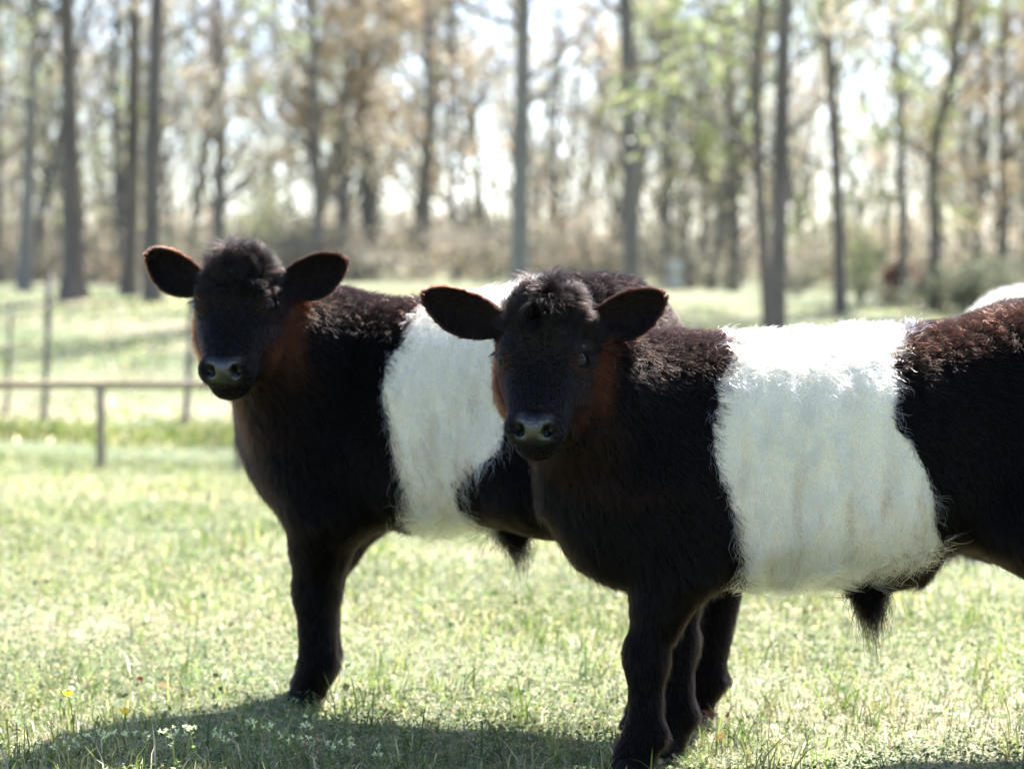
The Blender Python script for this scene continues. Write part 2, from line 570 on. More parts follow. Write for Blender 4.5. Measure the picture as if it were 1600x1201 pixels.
def box_obj(name, c, s, mat, parent, bevel=.004):
    v, f = box_np(c, s)
    o = mesh_obj(name, v, f, mat, parent, False)
    if bevel:
        m = o.modifiers.new('bevel', 'BEVEL'); m.width = bevel; m.segments = 2
    return o


for zz in (.36, .08):
    box_obj('board', (0, 0, zz + .1), (.32, .03, .20), M_white, wb)
for xx in (-.13, .13):
    box_obj('post', (xx, .04, .28), (.05, .05, .62), M_wood, wb)

# ------------------------------------------------------------------ low rail fence and the tall posts beyond it
FY = 15.5
fx = [col_x(px, FY) for px in (-279, -62, 155, 372, 590)]
root = empty('rail_fence', (fx[0], FY, gz(fx[0], FY)))
tag(root, 'low weathered wooden rail fence crossing the pasture behind the far calf', 'fence')
z0 = gz(fx[0], FY)
ztop = 1 - (600 - 400) * FY / FPX - z0


def post_mesh(name, p0, p1, r, mat, parent, k=10):
    m = MB()
    p0 = np.array(p0, float); p1 = np.array(p1, float)
    pts = np.array([p0 + (p1 - p0) * t + rng.normal(size=3) * r * .06 for t in np.linspace(0, 1, 6)])
    m.tube(pts, r * np.array([1.05, 1.02, 1, .98, .96, .9]), k, cap=True)
    return m.build(name, mat, parent)


for x in fx:
    post_mesh('post', (x - fx[0], 0, gz(x, FY) - z0 - .3), (x - fx[0] + .005, 0, ztop - .018), .034, M_wood, root)
for a, b in zip(fx[:-1], fx[1:]):
    m = MB()
    xs = np.linspace(a - fx[0] + .004, b - fx[0] - .004, 7)
    pts = np.stack([xs, np.full(7, -.001), ztop + .012 * np.sin(np.linspace(0, 3.1, 7)) * -.5], 1)
    m.tube(pts, [.030, .028, .027, .027, .027, .028, .030], 8, cap=True)
    m.build('rail', M_wood, root)

for (pt, pb, Y, r, lab) in (((78, 425), (65, 690), 22.0, .030, 'tall thin fence post leaning beyond the rail fence, left of the short post'),
                            ((302, 440), (285, 695), 22.0, .030, 'tall thin fence post beyond the rail fence, beside the muzzle of the far calf'),
                            ((18, 470), (6, 690), 24.0, .022, 'faint thin fence post nearest the left edge, beyond the rail fence')):
    x0 = col_x(pb[0], Y)
    zg = gz(x0, Y)
    ft = empty('fence_post', (x0, Y, zg))
    tag(ft, lab, 'fence post')
    zt = 1 - (pt[1] - 400) * Y / FPX - zg
    xt = col_x(pt[0], Y) - x0
    post_mesh('shaft', (0, 0, -.25), (xt, .02, zt), r, M_bark, ft)
    for q in (.35, .62, .9):
        post_mesh('insulator', (xt * q, .01 - r - .012, zt * q - .02), (xt * q, .01 - r - .012, zt * q + .02), .014, M_white, ft, 8)


# ------------------------------------------------------------------ cattle
def smin(a, b, k):
    h = np.maximum(k - np.abs(a - b), 0) / k
    return np.minimum(a, b) - h * h * k * .25


def d_ell(p, c, r, M=None):
    q = p - c
    if M is not None:
        q = q @ M
    k0 = np.linalg.norm(q / r, axis=-1)
    k1 = np.linalg.norm(q / (r * r), axis=-1)
    return k0 * (k0 - 1) / np.maximum(k1, 1e-6)


def d_cone(p, a, b, ra, rb):
    ab = b - a
    t = np.clip(((p - a) @ ab) / (ab @ ab), 0, 1)
    return np.linalg.norm(p - a - t[..., None] * ab, axis=-1) - (ra + (rb - ra) * t)


class Field:
    def __init__(s, lo, hi, h):
        s.lo = np.array(lo, float)
        s.h = h
        s.n = np.ceil((np.array(hi) - lo) / h).astype(int) + 1
        s.F = np.full(s.n, .5, np.float32)
        s.ax = [lo[i] + np.arange(s.n[i]) * h for i in range(3)]

    def add(s, fn, lo, hi, k=.03, sub=False):
        m = .07
        a = np.maximum(np.floor((np.array(lo) - m - s.lo) / s.h).astype(int), 0)
        b = np.minimum(np.ceil((np.array(hi) + m - s.lo) / s.h).astype(int) + 1, s.n)
        if np.any(b <= a):
            return
        g = np.stack(np.meshgrid(*[s.ax[i][a[i]:b[i]] for i in range(3)], indexing='ij'), -1)
        d = fn(g)
        sl = tuple(slice(a[i], b[i]) for i in range(3))
        if sub:
            s.F[sl] = -smin(-s.F[sl], d, k)
        else:
            s.F[sl] = smin(s.F[sl], d, k)

    def ell(s, c, r, k=.03, M=None, sub=False):
        c = np.array(c, float); r = np.array(r, float)
        mr = r.max() if M is not None else r
        s.add(lambda p: d_ell(p, c, r, M), c - mr, c + mr, k, sub)

    def cone(s, a, b, ra, rb, k=.03):
        a = np.array(a, float); b = np.array(b, float)
        rr = max(ra, rb)
        s.add(lambda p: d_cone(p, a, b, ra, rb), np.minimum(a, b) - rr, np.maximum(a, b) + rr, k)

    def surface(s, smooth=2):
        F = s.F
        n = F.shape
        ins = F < 0
        acc = np.zeros(tuple(np.array(n) - 1) + (3,), np.float32)
        cnt = np.zeros(tuple(np.array(n) - 1), np.float32)
        for ax in range(3):
            o = [(0, 0), (0, 1), (1, 0), (1, 1)]
            u, v = [i for i in range(3) if i != ax]
            for (du, dv) in o:
                s0 = [None] * 3; s1 = [None] * 3
                s0[ax] = slice(0, n[ax] - 1); s1[ax] = slice(1, n[ax])
                s0[u] = s1[u] = slice(du, n[u] - 1 + du)
                s0[v] = s1[v] = slice(dv, n[v] - 1 + dv)
                f0 = F[tuple(s0)]; f1 = F[tuple(s1)]
                x = (f0 < 0) != (f1 < 0)
                t = np.where(x, f0 / np.where(x, f0 - f1, 1), 0)
                acc[..., ax] += np.where(x, t, 0)
                acc[..., u] += x * du
                acc[..., v] += x * dv
                cnt += x
        act = cnt > 0
        idx = np.full(act.shape, -1, np.int64)
        idx[act] = np.arange(act.sum())
        ijk = np.argwhere(act)
        V = (ijk + acc[act] / cnt[act][:, None]) * s.h + s.lo
        Q = []
        for ax in range(3):
            u, v = [(1, 2), (2, 0), (0, 1)][ax]
            a0 = [slice(None)] * 3; a1 = [slice(None)] * 3
            a0[ax] = slice(0, n[ax] - 1); a1[ax] = slice(1, n[ax])
            i0 = ins[tuple(a0)]; i1 = ins[tuple(a1)]
            e = np.argwhere(i0 != i1)
            e = e[(e[:, u] > 0) & (e[:, v] > 0) & (e[:, u] < n[u] - 1) & (e[:, v] < n[v] - 1)]
            du = np.zeros(3, int); du[u] = 1
            dv = np.zeros(3, int); dv[v] = 1
            q = np.stack([idx[tuple((e - du - dv).T)], idx[tuple((e - dv).T)], idx[tuple(e.T)], idx[tuple((e - du).T)]], 1)
            flip = ~i0[tuple(e.T)]
            q[flip] = q[flip][:, ::-1]
            Q.append(q)
        Q = np.concatenate(Q)
        for _ in range(smooth):
            S = np.zeros_like(V); c = np.zeros(len(V))
            for a in range(4):
                b = (a + 1) % 4
                np.add.at(S, Q[:, a], V[Q[:, b]]); np.add.at(S, Q[:, b], V[Q[:, a]])
                np.add.at(c, Q[:, a], 1); np.add.at(c, Q[:, b], 1)
            V = V * .5 + .5 * S / c[:, None]
        return V, Q


def vert_normals(V, Q):
    fn = np.cross(V[Q[:, 2]] - V[Q[:, 0]], V[Q[:, 3]] - V[Q[:, 1]])
    N = np.zeros_like(V)
    for a in range(4):
        np.add.at(N, Q[:, a], fn)
    return nrm(N)


def mat_hide():
    m, nt, b = new_mat('hide')
    at = nt.nodes.new('ShaderNodeAttribute'); at.attribute_name = 'col'
    nt.links.new(at.outputs['Color'], b.inputs['Base Color'])
    rg = nt.nodes.new('ShaderNodeAttribute'); rg.attribute_name = 'pad'
    mr = nt.nodes.new('ShaderNodeMapRange')
    sp_ = nt.nodes.new('ShaderNodeMapRange'); sp_.inputs['To Min'].default_value = .06; sp_.inputs['To Max'].default_value = .8
    nt.links.new(rg.outputs['Fac'], sp_.inputs['Value']); nt.links.new(sp_.outputs[0], b.inputs['Specular IOR Level'])
    mr.inputs['To Min'].default_value = .75
    mr.inputs['To Max'].default_value = .24
    nt.links.new(rg.outputs['Fac'], mr.inputs['Value'])
    nt.links.new(mr.outputs[0], b.inputs['Roughness'])
    tc = nt.nodes.new('ShaderNodeTexCoord')
    vo = nt.nodes.new('ShaderNodeTexVoronoi'); vo.inputs['Scale'].default_value = 260
    nt.links.new(tc.outputs['Object'], vo.inputs['Vector'])
    bp = nt.nodes.new('ShaderNodeBump'); bp.inputs['Strength'].default_value = .35; bp.inputs['Distance'].default_value = .002
    nt.links.new(vo.outputs['Distance'], bp.inputs['Height'])
    nt.links.new(bp.outputs[0], b.inputs['Normal'])
    return m


def mat_hair(name, rough=.25, radial=.30):
    m = bpy.data.materials.new(name)
    m.use_nodes = True
    nt = m.node_tree
    nt.nodes.remove(nt.nodes['Principled BSDF'])
    h = nt.nodes.new('ShaderNodeBsdfHairPrincipled')
    h.parametrization = 'COLOR'
    at = nt.nodes.new('ShaderNodeAttribute'); at.attribute_name = 'hcol'
    nt.links.new(at.outputs['Color'], h.inputs['Color'])
    h.inputs['Roughness'].default_value = rough
    h.inputs['Radial Roughness'].default_value = radial
    h.inputs['Random Roughness'].default_value = .3
    ai = nt.nodes.new('ShaderNodeAttribute'); ai.attribute_name = 'ior'
    nt.links.new(ai.outputs['Fac'], h.inputs['IOR'])
    nt.links.new(h.outputs[0], nt.nodes['Material Output'].inputs[0])
    return m


M_hide = mat_hide()
M_hair = mat_hair('coat_hair')
M_eye, _nt, _b = new_mat('dark_eye')
_b.inputs['Base Color'].default_value = (.012, .009, .010, 1)
_b.inputs['Roughness'].default_value = .06
_b.inputs['Specular IOR Level'].default_value = .16
M_hoof, _nt, _b = new_mat('hoof_horn')
_b.inputs['Base Color'].default_value = (.006, .005, .0045, 1)
_b.inputs['Roughness'].default_value = .6
_b.inputs['Specular IOR Level'].default_value = .1

BLACK = np.array([.0022, .0017, .0016])
BROWN = np.array([.050, .0165, .0075])
WHITE = np.array([.94, .825, .61])
CHEEK = np.array([.17, .058, .021])
CREAM = np.array([.87, .755, .60])
STAIN = np.array([.50, .36, .22])


def hair_curves(name, P, rad, col, parent, n_pts, ior=1.26):
    """P (n, n_pts, 3); rad (n,n_pts); col (n,3)"""
    hc = bpy.data.hair_curves.new(name)
    n = len(P)
    hc.add_curves([n_pts] * n)
    hc.attributes['position'].data.foreach_set('vector', P.reshape(-1).astype(np.float32))
    ra = hc.attributes.get('radius') or hc.attributes.new('radius', 'FLOAT', 'POINT')
    ra.data.foreach_set('value', rad.reshape(-1).astype(np.float32))
    ia = hc.attributes.new('ior', 'FLOAT', 'CURVE')
    lum = np.asarray(col).mean(1)
    ia.data.foreach_set('value', np.where(lum > .2, 1.5, ior).astype(np.float32))
    ca = hc.attributes.new('hcol', 'FLOAT_COLOR', 'CURVE')
    c4 = np.ones((n, 4), np.float32); c4[:, :3] = col
    ca.data.foreach_set('color', c4.ravel())
    hc.materials.append(M_hair)
    o = bpy.data.objects.new(name, hc)
    C.objects.link(o)
    o.parent = parent
    o['kind'] = 'stuff'
    return o


def strands(root, N, flow, L, lift, npts, wisp, clump, clump_pull, curl, rg):
    """build hair strands; WISP random direction shared in a clump"""
    n = len(root)
    key = np.floor(root / clump + wave_noise(root, 90, 3, 1)[:, None] * .35).astype(np.int64)
    cw = np.broadcast_to(np.asarray(clump, float), (n, 3))
    key -= key.min(0)
    kd = key.max(0) + 1
    kh = ((key[:, 0] * kd[1] + key[:, 1]) * kd[2] + key[:, 2]) * 1000 + np.round(cw[:, 0] * 1e4).astype(np.int64)
    _, inv = np.unique(kh, return_inverse=True)
    m = inv.max() + 1
    cnt = np.bincount(inv, minlength=m)[:, None]
    cen = np.stack([np.bincount(inv, root[:, i], m) for i in range(3)], 1) / cnt
    cd = rg.normal(size=(m, 3))[inv] * np.asarray(wisp)[..., None]
    rd = rg.normal(size=(n, 3)) * .16
    flow = flow + cd + rd
    flow = nrm(flow - N * np.sum(flow * N, 1, keepdims=True))
    lift = np.clip(lift * (1 + .25 * rg.normal(size=n)), .05, 1.2)[:, None]
    A = nrm(N * lift + flow * (1.05 - np.minimum(lift, .95)))
    B = nrm(N * lift * .45 + flow)
    L = (L * (.60 + .5 * rg.random(n)) * (.75 + .5 * rg.random(m)[inv]))[:, None]
    P = np.empty((n, npts, 3))
    ph = rg.random((n, 1)) * 6.28
    side = np.cross(flow, N)
    pull = (cen[inv] - root) * np.asarray(clump_pull).reshape(-1, 1)
    pull = np.where(cw[:, 2:] > .03, pull * [1, 1, .15], pull)
    for i in range(npts):
        t = i / (npts - 1)
        P[:, i] = root + L * (A * (t - .5 * t * t) + B * (.5 * t * t)) + pull * t * t + side * L * curl * (np.sin(ph + t * 5) - np.sin(ph)) * t
    return P


def hoof_mesh(parent, loc, sc, fwd):
    vs, fs = [], []
    for sgn in (-1, 1):
        prof = [(0, .034, .030, 0), (.012, .033, .029, 0), (.03, .028, .026, -.004), (.052, .022, .022, -.010)]
        b = len(vs)
        k = 10
        for (z, rx, ry, dx) in prof:
            for j in range(k):
                a = j / k * 6.2832
                x = math.cos(a)
                vs.append(((x * rx * (1.35 if x > 0 else 1) + dx + .008), sgn * .021 + math.sin(a) * ry * .68, z))
        for r in range(len(prof) - 1):
            for j in range(k):
                fs.append((b + r * k + j, b + r * k + (j + 1) % k, b + (r + 1) * k + (j + 1) % k, b + (r + 1) * k + j))
    v = np.array(vs) * sc
    ang = math.atan2(fwd[1], fwd[0])
    cs, sn = math.cos(ang), math.sin(ang)
    v = np.stack([v[:, 0] * cs - v[:, 1] * sn, v[:, 0] * sn + v[:, 1] * cs, v[:, 2]], 1) + np.array(loc)
    return mesh_obj('hoof', v, np.array(fs), M_hoof, parent)


def calf(label, O, psi, trunk, neck, poll_w, muz_w, roll, ears, fl, hl, sheath, belt_f, belt_r, n_hair, seed, group='belted calves standing in the pasture', h=.0065, thigh=None, hs=1.0, wmax=.05, hd=1.0, topbr=.32, eu=.152, yaw=0.0, lk=1.0, rearbr=1.0):
    rg = np.random.default_rng(seed)
    th = math.pi + psi
    Rw = np.array([[math.cos(th), -math.sin(th), 0], [math.sin(th), math.cos(th), 0], [0, 0, 1]])
    Ov = np.array([O[0], O[1], 0.0])
    to_l = lambda p: (np.array(p, float) - Ov) @ Rw
    dir_l = lambda d: np.array(d, float) @ Rw
    root = empty('belted_calf', tuple(Ov), th)
    tag(root, label, 'calf', group)

    # head frame
    P0 = to_l(poll_w)
    a = to_l(muz_w) - P0
    HL = np.linalg.norm(a)
    a = a / HL
    qu = HL / .345
    q = hd
    SC = np.array([qu, q, q])
    s = dir_l((math.cos(yaw), -math.sin(yaw), 0))
    s = s - a * (s @ a)
    s /= np.linalg.norm(s)
    nn = np.cross(a, s)
    s = s * math.cos(roll) + -nn * math.sin(roll)
    nn = np.cross(a, s)
    HM = np.stack([a, s, nn], 1)
    H = lambda u, v, w: P0 + HM @ (np.array([u, v, w]) * SC)

    tx = np.array([r[0] for r in trunk])[::-1]
    cols = [np.array([r[i] for r in trunk])[::-1] for i in (1, 2, 3)]
    fxs = np.linspace(tx[0], tx[-1], 240)
    ker = np.ones(17) / 17
    cols = [np.convolve(np.pad(np.interp(fxs, tx, c), 8, 'edge'), ker, 'valid') for c in cols]

    def d_trunk(p):
        x = np.clip(p[..., 0], tx[0], tx[-1])
        zt, zb, w = [np.interp(x, fxs, c) for c in cols]
        zc = (zt + zb) / 2; hz = (zt - zb) / 2
        dz = (p[..., 2] - zc) / hz
        ww = w * (1 - .10 * np.clip(dz, 0, 1) ** 2 - .06 * np.clip(-dz, 0, 1) ** 2)
        k = ((np.abs(p[..., 1]) / ww) ** 2.8 + np.abs(dz) ** 2.8) ** (1 / 2.8)
        d = (k - 1) * np.minimum(hz, ww)
        inb = sstep(-.10, -.16, x) * sstep(-.56, -.48, x)
        d = d + inb * .0040 * wave_noise((p * [3.4, 1.0, .8]).reshape(-1, 3), 26, seed, 2).reshape(d.shape) + .0035 * wave_noise(p.reshape(-1, 3), 22, seed + 2, 2).reshape(d.shape)
        dx = np.abs(p[..., 0] - x)
        return np.where(dx > 0, np.sqrt(np.maximum(d, 0) ** 2 + dx ** 2), d)

    lo = np.array([tx[0] - .16, -.30, -.01])
    hi = np.array([max(tx[-1], P0[0], to_l(muz_w)[0]) + .14, max(.30, to_l(muz_w)[1] + .10), max(P0[2], max(r[1] for r in trunk)) + .08])
    F = Field(lo, hi, h)
    F.add(d_trunk, (tx[0], -.26, .2), (tx[-1], .26, 1.0), .03)
    # neck
    hb = H(.09, 0, -.085)
    chain = [(np.array(c[:3]), c[3]) for c in neck] + [(hb, .085 * q)]
    for (p0, r0), (p1, r1) in zip(chain[:-1], chain[1:]):
        F.cone(p0, p1, r0, r1, .07)
    for c in neck[:1]:
        pass
    # legs
    feet = []
    for (fx_, fy_, kx) in fl:
        sg = 1 if fy_ > 0 else -1
        top = np.array([.02, sg * .115, .58 * hs]); elb = np.array([-.035 + fx_ * .4, sg * .105, .42 * hs])
        kn = np.array([fx_ + kx, fy_, .235 * hs]); ft = np.array([fx_, fy_, .085]); pa = np.array([fx_ + .022, fy_, .035])
        F.cone(top, elb, .112 * hs, .086 * hs * lk, .06)
        F.cone(elb, (elb + kn) / 2 + [.004, 0, 0], .086 * hs * lk, .058 * hs * lk, .04)
        F.cone((elb + kn) / 2 + [.004, 0, 0], kn, .057 * hs * lk, .043 * hs * lk, .03)
        F.ell(kn + [.002, 0, -.005], np.array([.042, .040, .06]) * lk, .03)
        F.cone(kn, ft, .0415 * hs * lk, .0375 * hs * lk, .02)
        F.ell(ft, np.array([.039, .039, .05]) * lk, .02)
        F.cone(ft, pa, .037, .040, .015)
        for e in (-1, 1):
            F.ell(ft + [-.028, e * .017, -.006], (.014, .012, .014), .014)
        feet.append(pa)
    for (hx, hy) in hl:
        sg = 1 if hy > 0 else -1
        hip = np.array([tx[0] + .20, sg * .085, .72 * hs]); sti = np.array([tx[0] + .245, sg * .135, .50 * hs])
        hock = np.array([hx - .055, (hy + sg * .11) / 2, .34 * hs]); ft = np.array([hx, hy, .085]); pa = np.array([hx + .022, hy, .035])
        F.cone(hip, sti, .135 * hs, .115 * hs, .08)
        F.cone(hip + [-.10, 0, 0], (hip + hock) / 2 + [-.03, 0, 0], .10, .075, .06)
        F.cone(sti, hock + [.03, 0, .03], .105 * hs, .058, .05)
        F.ell(hock, (.055, .042, .06), .025)
        F.cone(hock + [.012, 0, 0], ft, .042, .034, .02)
        F.ell(ft, (.043, .040, .042), .02)
        F.cone(ft, pa, .036, .040, .015)
        for e in (-1, 1):
            F.ell(ft + [-.036, e * .017, -.002], (.016, .012, .014), .01)
        feet.append(pa)
    # sheath
    F.cone((sheath[0] - .09, 0, sheath[1] + .055), (sheath[0] + .01, 0, sheath[1] + .008), .05, .024, .06)
    # head
    E = lambda u, v, w, ru, rv, rw, k=.02, sub=False: F.ell(H(u, v, w), np.array([ru, rv, rw]) * SC, k, HM, sub)
    K = lambda A, B, ra, rb, k=.03: F.cone(H(*A), H(*B), ra * q, rb * q, k)
    E(.066, 0, -.056, .108, .077, .088)
    for e in (-1, 1):
        K((.07, e * .030, -.052), (.20, e * .018, -.054), .054, .042, .03)
        E(eu - .006, e * .059, -.024, .034, .026, .027, .02)
        E(.158, e * .057, -.098, .080, .038, .050, .03)
        K((.19, e * .020, -.060), (.30, e * .016, -.052), .045, .034, .03)
        K((.15, e * .034, -.125), (.305, e * .018, -.092), .044, .024, .03)
    E(.312, 0, -.040, .038, .046, .034, .02)
    for e in (-1, 1):
        E(.316, e * .030, -.042, .032, .026, .034, .015)
    E(.330, 0, -.084, .036, .040, .027, .010)
    for e in (-1, 1):
        E(.336, e * .024, -.014, .014, .0085, .022, .005, True)
        E(.329, e * .032, -.013, .011, .0075, .020, .004, True)
        E(eu + .002, e * .080, -.019, .017, .015, .010, .005, True)
    V, Q = F.surface(2)
    N = vert_normals(V, Q)

    def regions(p):
        hl_ = (p - P0) @ HM / SC
        u, v, w = hl_.T
        dh = np.minimum(d_cone(p, H(.05, 0, -.06), H(.31, 0, -.065), .10 * q, .075 * q), 9)
        dt = d_trunk(p)
        dn = np.full(len(p), 9.0)
        for (p0, r0), (p1, r1) in zip(chain[:-1], chain[1:]):
            dn = np.minimum(dn, d_cone(p, p0, p1, r0, r1))
        head = (dh < .012) & (dh < dn + .004) & (u > -.06)
        zb = np.interp(p[:, 0], fxs, cols[1])
        leg = (~head) & (p[:, 2] < np.minimum(zb + .015, .44 * hs)) & (dt > .012)
        return u, v, w, head, leg, dt, dn

    def paint(p, nrm_, jit):
        u, v, w, head, leg, dt, dn = regions(p)
        z = p[:, 2] + jit * .012
        x = p[:, 0] + jit * .010 + .010 * wave_noise(p * [1, 0, 1], 28, seed + 1, 2)
        bz = np.array([b[1] for b in belt_f]); bx = np.array([b[0] for b in belt_f])
        o = np.argsort(bz)
        xf = np.interp(z, bz[o], bx[o])
        bz = np.array([b[1] for b in belt_r]); bx = np.array([b[0] for b in belt_r])
        o = np.argsort(bz)
        xr = np.interp(z, bz[o], bx[o])
        white = (~head) & (x < xf) & (x > xr) & (p[:, 0] < wmax)
        c = np.tile(BLACK, (len(p), 1))
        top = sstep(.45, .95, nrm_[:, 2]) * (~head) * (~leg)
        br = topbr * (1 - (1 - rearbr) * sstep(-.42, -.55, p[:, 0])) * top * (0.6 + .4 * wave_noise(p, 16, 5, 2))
        cheek = head * sstep(.030, .085, np.abs(v)) * sstep(-.005, -.085, w) * sstep(.34, .20, u) * sstep(.06, .16, u)
        under = (~head) * (~leg) * (dn < dt + .02) * sstep(.05, -.35, nrm_[:, 2]) * .16
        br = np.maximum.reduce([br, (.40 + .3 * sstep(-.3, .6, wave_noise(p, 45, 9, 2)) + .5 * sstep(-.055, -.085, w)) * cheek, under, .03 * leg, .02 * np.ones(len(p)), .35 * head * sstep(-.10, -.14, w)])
        ed_ = np.minimum(np.linalg.norm(np.stack([u - eu - .012, v - .070, w + .015], 1), axis=1), np.linalg.norm(np.stack([u - eu - .012, v + .070, w + .015], 1), axis=1))
        br = np.maximum(br, .32 * head * sstep(.036, .012, ed_))
        br = np.clip(br * (.8 + .45 * rg.random(len(p))), 0, 1)
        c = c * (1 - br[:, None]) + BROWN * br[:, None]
        ce = (head * sstep(.060, .085, np.abs(v)) * sstep(-.055, -.085, w) * sstep(.30, .22, u) * sstep(.05, .10, u))[:, None] * (.30 + .40 * rg.random((len(p), 1)))
        c = c * (1 - ce) + CHEEK * ce
        nz = ((~head) * (~leg) * sstep(.150, .118, np.abs(v)) * sstep(.05, .08, np.abs(v)) * sstep(-.175, -.135, w) * sstep(.29, .20, u) * sstep(.03, .10, u) * .50)[:, None] * (.4 + .6 * rg.random((len(p), 1)))
        c = c * (1 - nz) + CHEEK * nz
        zt = np.interp(p[:, 0], fxs, cols[0]); zb = np.interp(p[:, 0], fxs, cols[1])
        dzr = (p[:, 2] - zb) / (zt - zb)
        cr = sstep(.62, .18, dzr + .10 * wave_noise(p, 11, 8, 2))
        wc = WHITE * (1 - cr[:, None]) + CREAM * cr[:, None]
        st = sstep(.08, .60, wave_noise(p * [2.6, 1.0, .8], 44, seed + 4, 3)) * sstep(.80, .30, dzr) * .46
        wc = wc * (1 - st[:, None]) + STAIN * st[:, None]
        c = np.where(white[:, None], wc * (.93 + .10 * rg.random((len(p), 1))), c)
        return c, white, (u, v, w, head, leg, dt, dn)

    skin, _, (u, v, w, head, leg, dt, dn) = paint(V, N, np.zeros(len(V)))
    pad = head & (u > .300 + .010 * (np.abs(v) < .02)) & (w > -.040) & (np.abs(v) < .033)
    nost = head & (np.linalg.norm(np.stack([(u - .333) * .85, np.abs(v) - .027, (w + .012) * .5], 1), axis=1) < .0105)
    padf = pad.astype(float)
    for _ in range(2):
        S = np.zeros(len(V)); c_ = np.zeros(len(V))
        for k in range(4):
            np.add.at(S, Q[:, k], padf[Q].mean(1)); np.add.at(c_, Q[:, k], 1)
        padf = S / c_
    pc = np.array([.009, .0088, .009]) * (1 + .35 * wave_noise(V, 60, 2, 2))[:, None]
    skin = skin * .8
    skin = skin * (1 - padf[:, None]) + pc * padf[:, None]
    padf[nost] = 0
    mouth_shade = head & (u > .31) & (w < -.040) & (w > -.0475)
    skin[mouth_shade] = .0012  # shade of the mouth slit painted into the hide, no gap carved
    skin[nost] = .002  # nostril hollows darkened in the skin colour to read as shaded
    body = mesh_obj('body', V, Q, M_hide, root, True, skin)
    pa_ = body.data.attributes.new('pad', 'FLOAT', 'POINT')
    pa_.data.foreach_set('value', padf.astype(np.float32))

    # eyes
    for e in (-1, 1):
        c = H(eu + .002, e * .0672, -.0205)
        r = .0178 * q
        k1, k2 = 14, 10
        vs = []
        for i in range(k2 + 1):
            for j in range(k1):
                t = math.pi * i / k2; ph = 2 * math.pi * j / k1
                vs.append(c + r * np.array([math.sin(t) * math.cos(ph), math.sin(t) * math.sin(ph), math.cos(t)]))
        fs = [(i * k1 + j, i * k1 + (j + 1) % k1, (i + 1) * k1 + (j + 1) % k1, (i + 1) * k1 + j) for i in range(k2) for j in range(k1)]
        mesh_obj('eye', np.array(vs), np.array(fs), M_eye, root)
    for f, pa in zip(feet, feet):
        hoof_mesh(root, (pa[0] - .004, pa[1], 0), 1.0, (1, 0))

    # ears: cupped leaves
    ear_geo = []
    for (side, axis_w, face_w, EL, EW) in ears:
        e_ax = nrm(dir_l(axis_w)[None])[0]
        fn = dir_l(face_w); fn = fn - e_ax * (fn @ e_ax); fn /= np.linalg.norm(fn)
        wd = np.cross(fn, e_ax)
        if wd[2] < 0:
            wd = -wd
        base = H(.058, side * .070, -.060)
        nu, nv = 22, 13
        G = np.zeros((nu, nv, 3))
        us = np.linspace(0, 1, nu); vv = np.linspace(-1, 1, nv)
        half = EW * .5 * np.interp(us, [0, .12, .25, .42, .6, .75, .87, .95, .985, 1], [.40, .55, .84, 1.04, 1.04, .86, .60, .35, .17, .04])
        for i in range(nu):
            asym = .14 * math.sin(us[i] * 3.14)
            G[i] = base + e_ax * (us[i] * EL) + wd * (half[i] * (vv - asym) + .004)[:, None] \
                + fn * ((vv ** 2) * half[i] * .80 - .018 * math.sin(us[i] * 3.1) + (1 - us[i]) ** 3 * .01)[:, None]
        thick = .0045
        nrmG = np.cross(np.gradient(G, axis=0), np.gradient(G, axis=1)); nrmG = nrm(nrmG)
        if (nrmG.mean((0, 1)) @ fn) < 0:
            nrmG = -nrmG
        Bk = G - nrmG * thick
        vv_ = np.concatenate([G.reshape(-1, 3), Bk.reshape(-1, 3)])
        i = np.arange(nu * nv).reshape(nu, nv)
        f1 = np.stack([i[:-1, :-1].ravel(), i[1:, :-1].ravel(), i[1:, 1:].ravel(), i[:-1, 1:].ravel()], 1)
        f2 = f1[:, ::-1] + nu * nv
        rim = np.concatenate([i[:, 0], i[-1, 1:], i[::-1, -1][1:], i[0, ::-1][1:-1]])
        r2 = np.roll(rim, -1)
        f3 = np.stack([rim, r2, r2 + nu * nv, rim + nu * nv], 1)
        inner = np.tile(np.array([.006, .0045, .004]), (nu * nv, 1))
        outer = np.tile(BLACK * 1.2, (nu * nv, 1))
        eo = mesh_obj('ear', vv_, [np.concatenate([f1, f2, f3])], M_hide, root, True, np.concatenate([inner, outer]))
        pe = eo.data.attributes.new('pad', 'FLOAT', 'POINT')
        ear_geo.append((G, nrmG, e_ax, wd, fn, EL, EW))

    # ---- coat
    tri = np.concatenate([Q[:, [0, 1, 2]], Q[:, [0, 2, 3]]])
    ar = np.linalg.norm(np.cross(V[tri[:, 1]] - V[tri[:, 0]], V[tri[:, 2]] - V[tri[:, 0]]), axis=1)
    wgt = np.where(head, 3.2, np.where(leg, 1.5, 1.0)) * (1 - padf) * (~nost)
    wgt = wgt * np.where(np.hypot(V[:, 0] - sheath[0] - .012, V[:, 2] - sheath[1] + .015) < .042, 3.0, 1.0)
    wt = ar * wgt[tri].mean(1)
    cs = np.cumsum(wt); cs /= cs[-1]
    ti = np.searchsorted(cs, rg.random(n_hair))
    b = rg.random((n_hair, 2)); fl_ = b.sum(1) > 1; b[fl_] = 1 - b[fl_]
    w0 = 1 - b.sum(1)
    t3 = tri[np.minimum(ti, len(tri) - 1)]
    p = V[t3[:, 0]] * w0[:, None] + V[t3[:, 1]] * b[:, :1] + V[t3[:, 2]] * b[:, 1:]
    nm = nrm(N[t3[:, 0]] * w0[:, None] + N[t3[:, 1]] * b[:, :1] + N[t3[:, 2]] * b[:, 1:])
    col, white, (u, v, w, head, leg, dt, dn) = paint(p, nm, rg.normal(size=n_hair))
    neckm = (~head) & (~leg) & (dn < dt + .01) & (p[:, 0] > -.05)
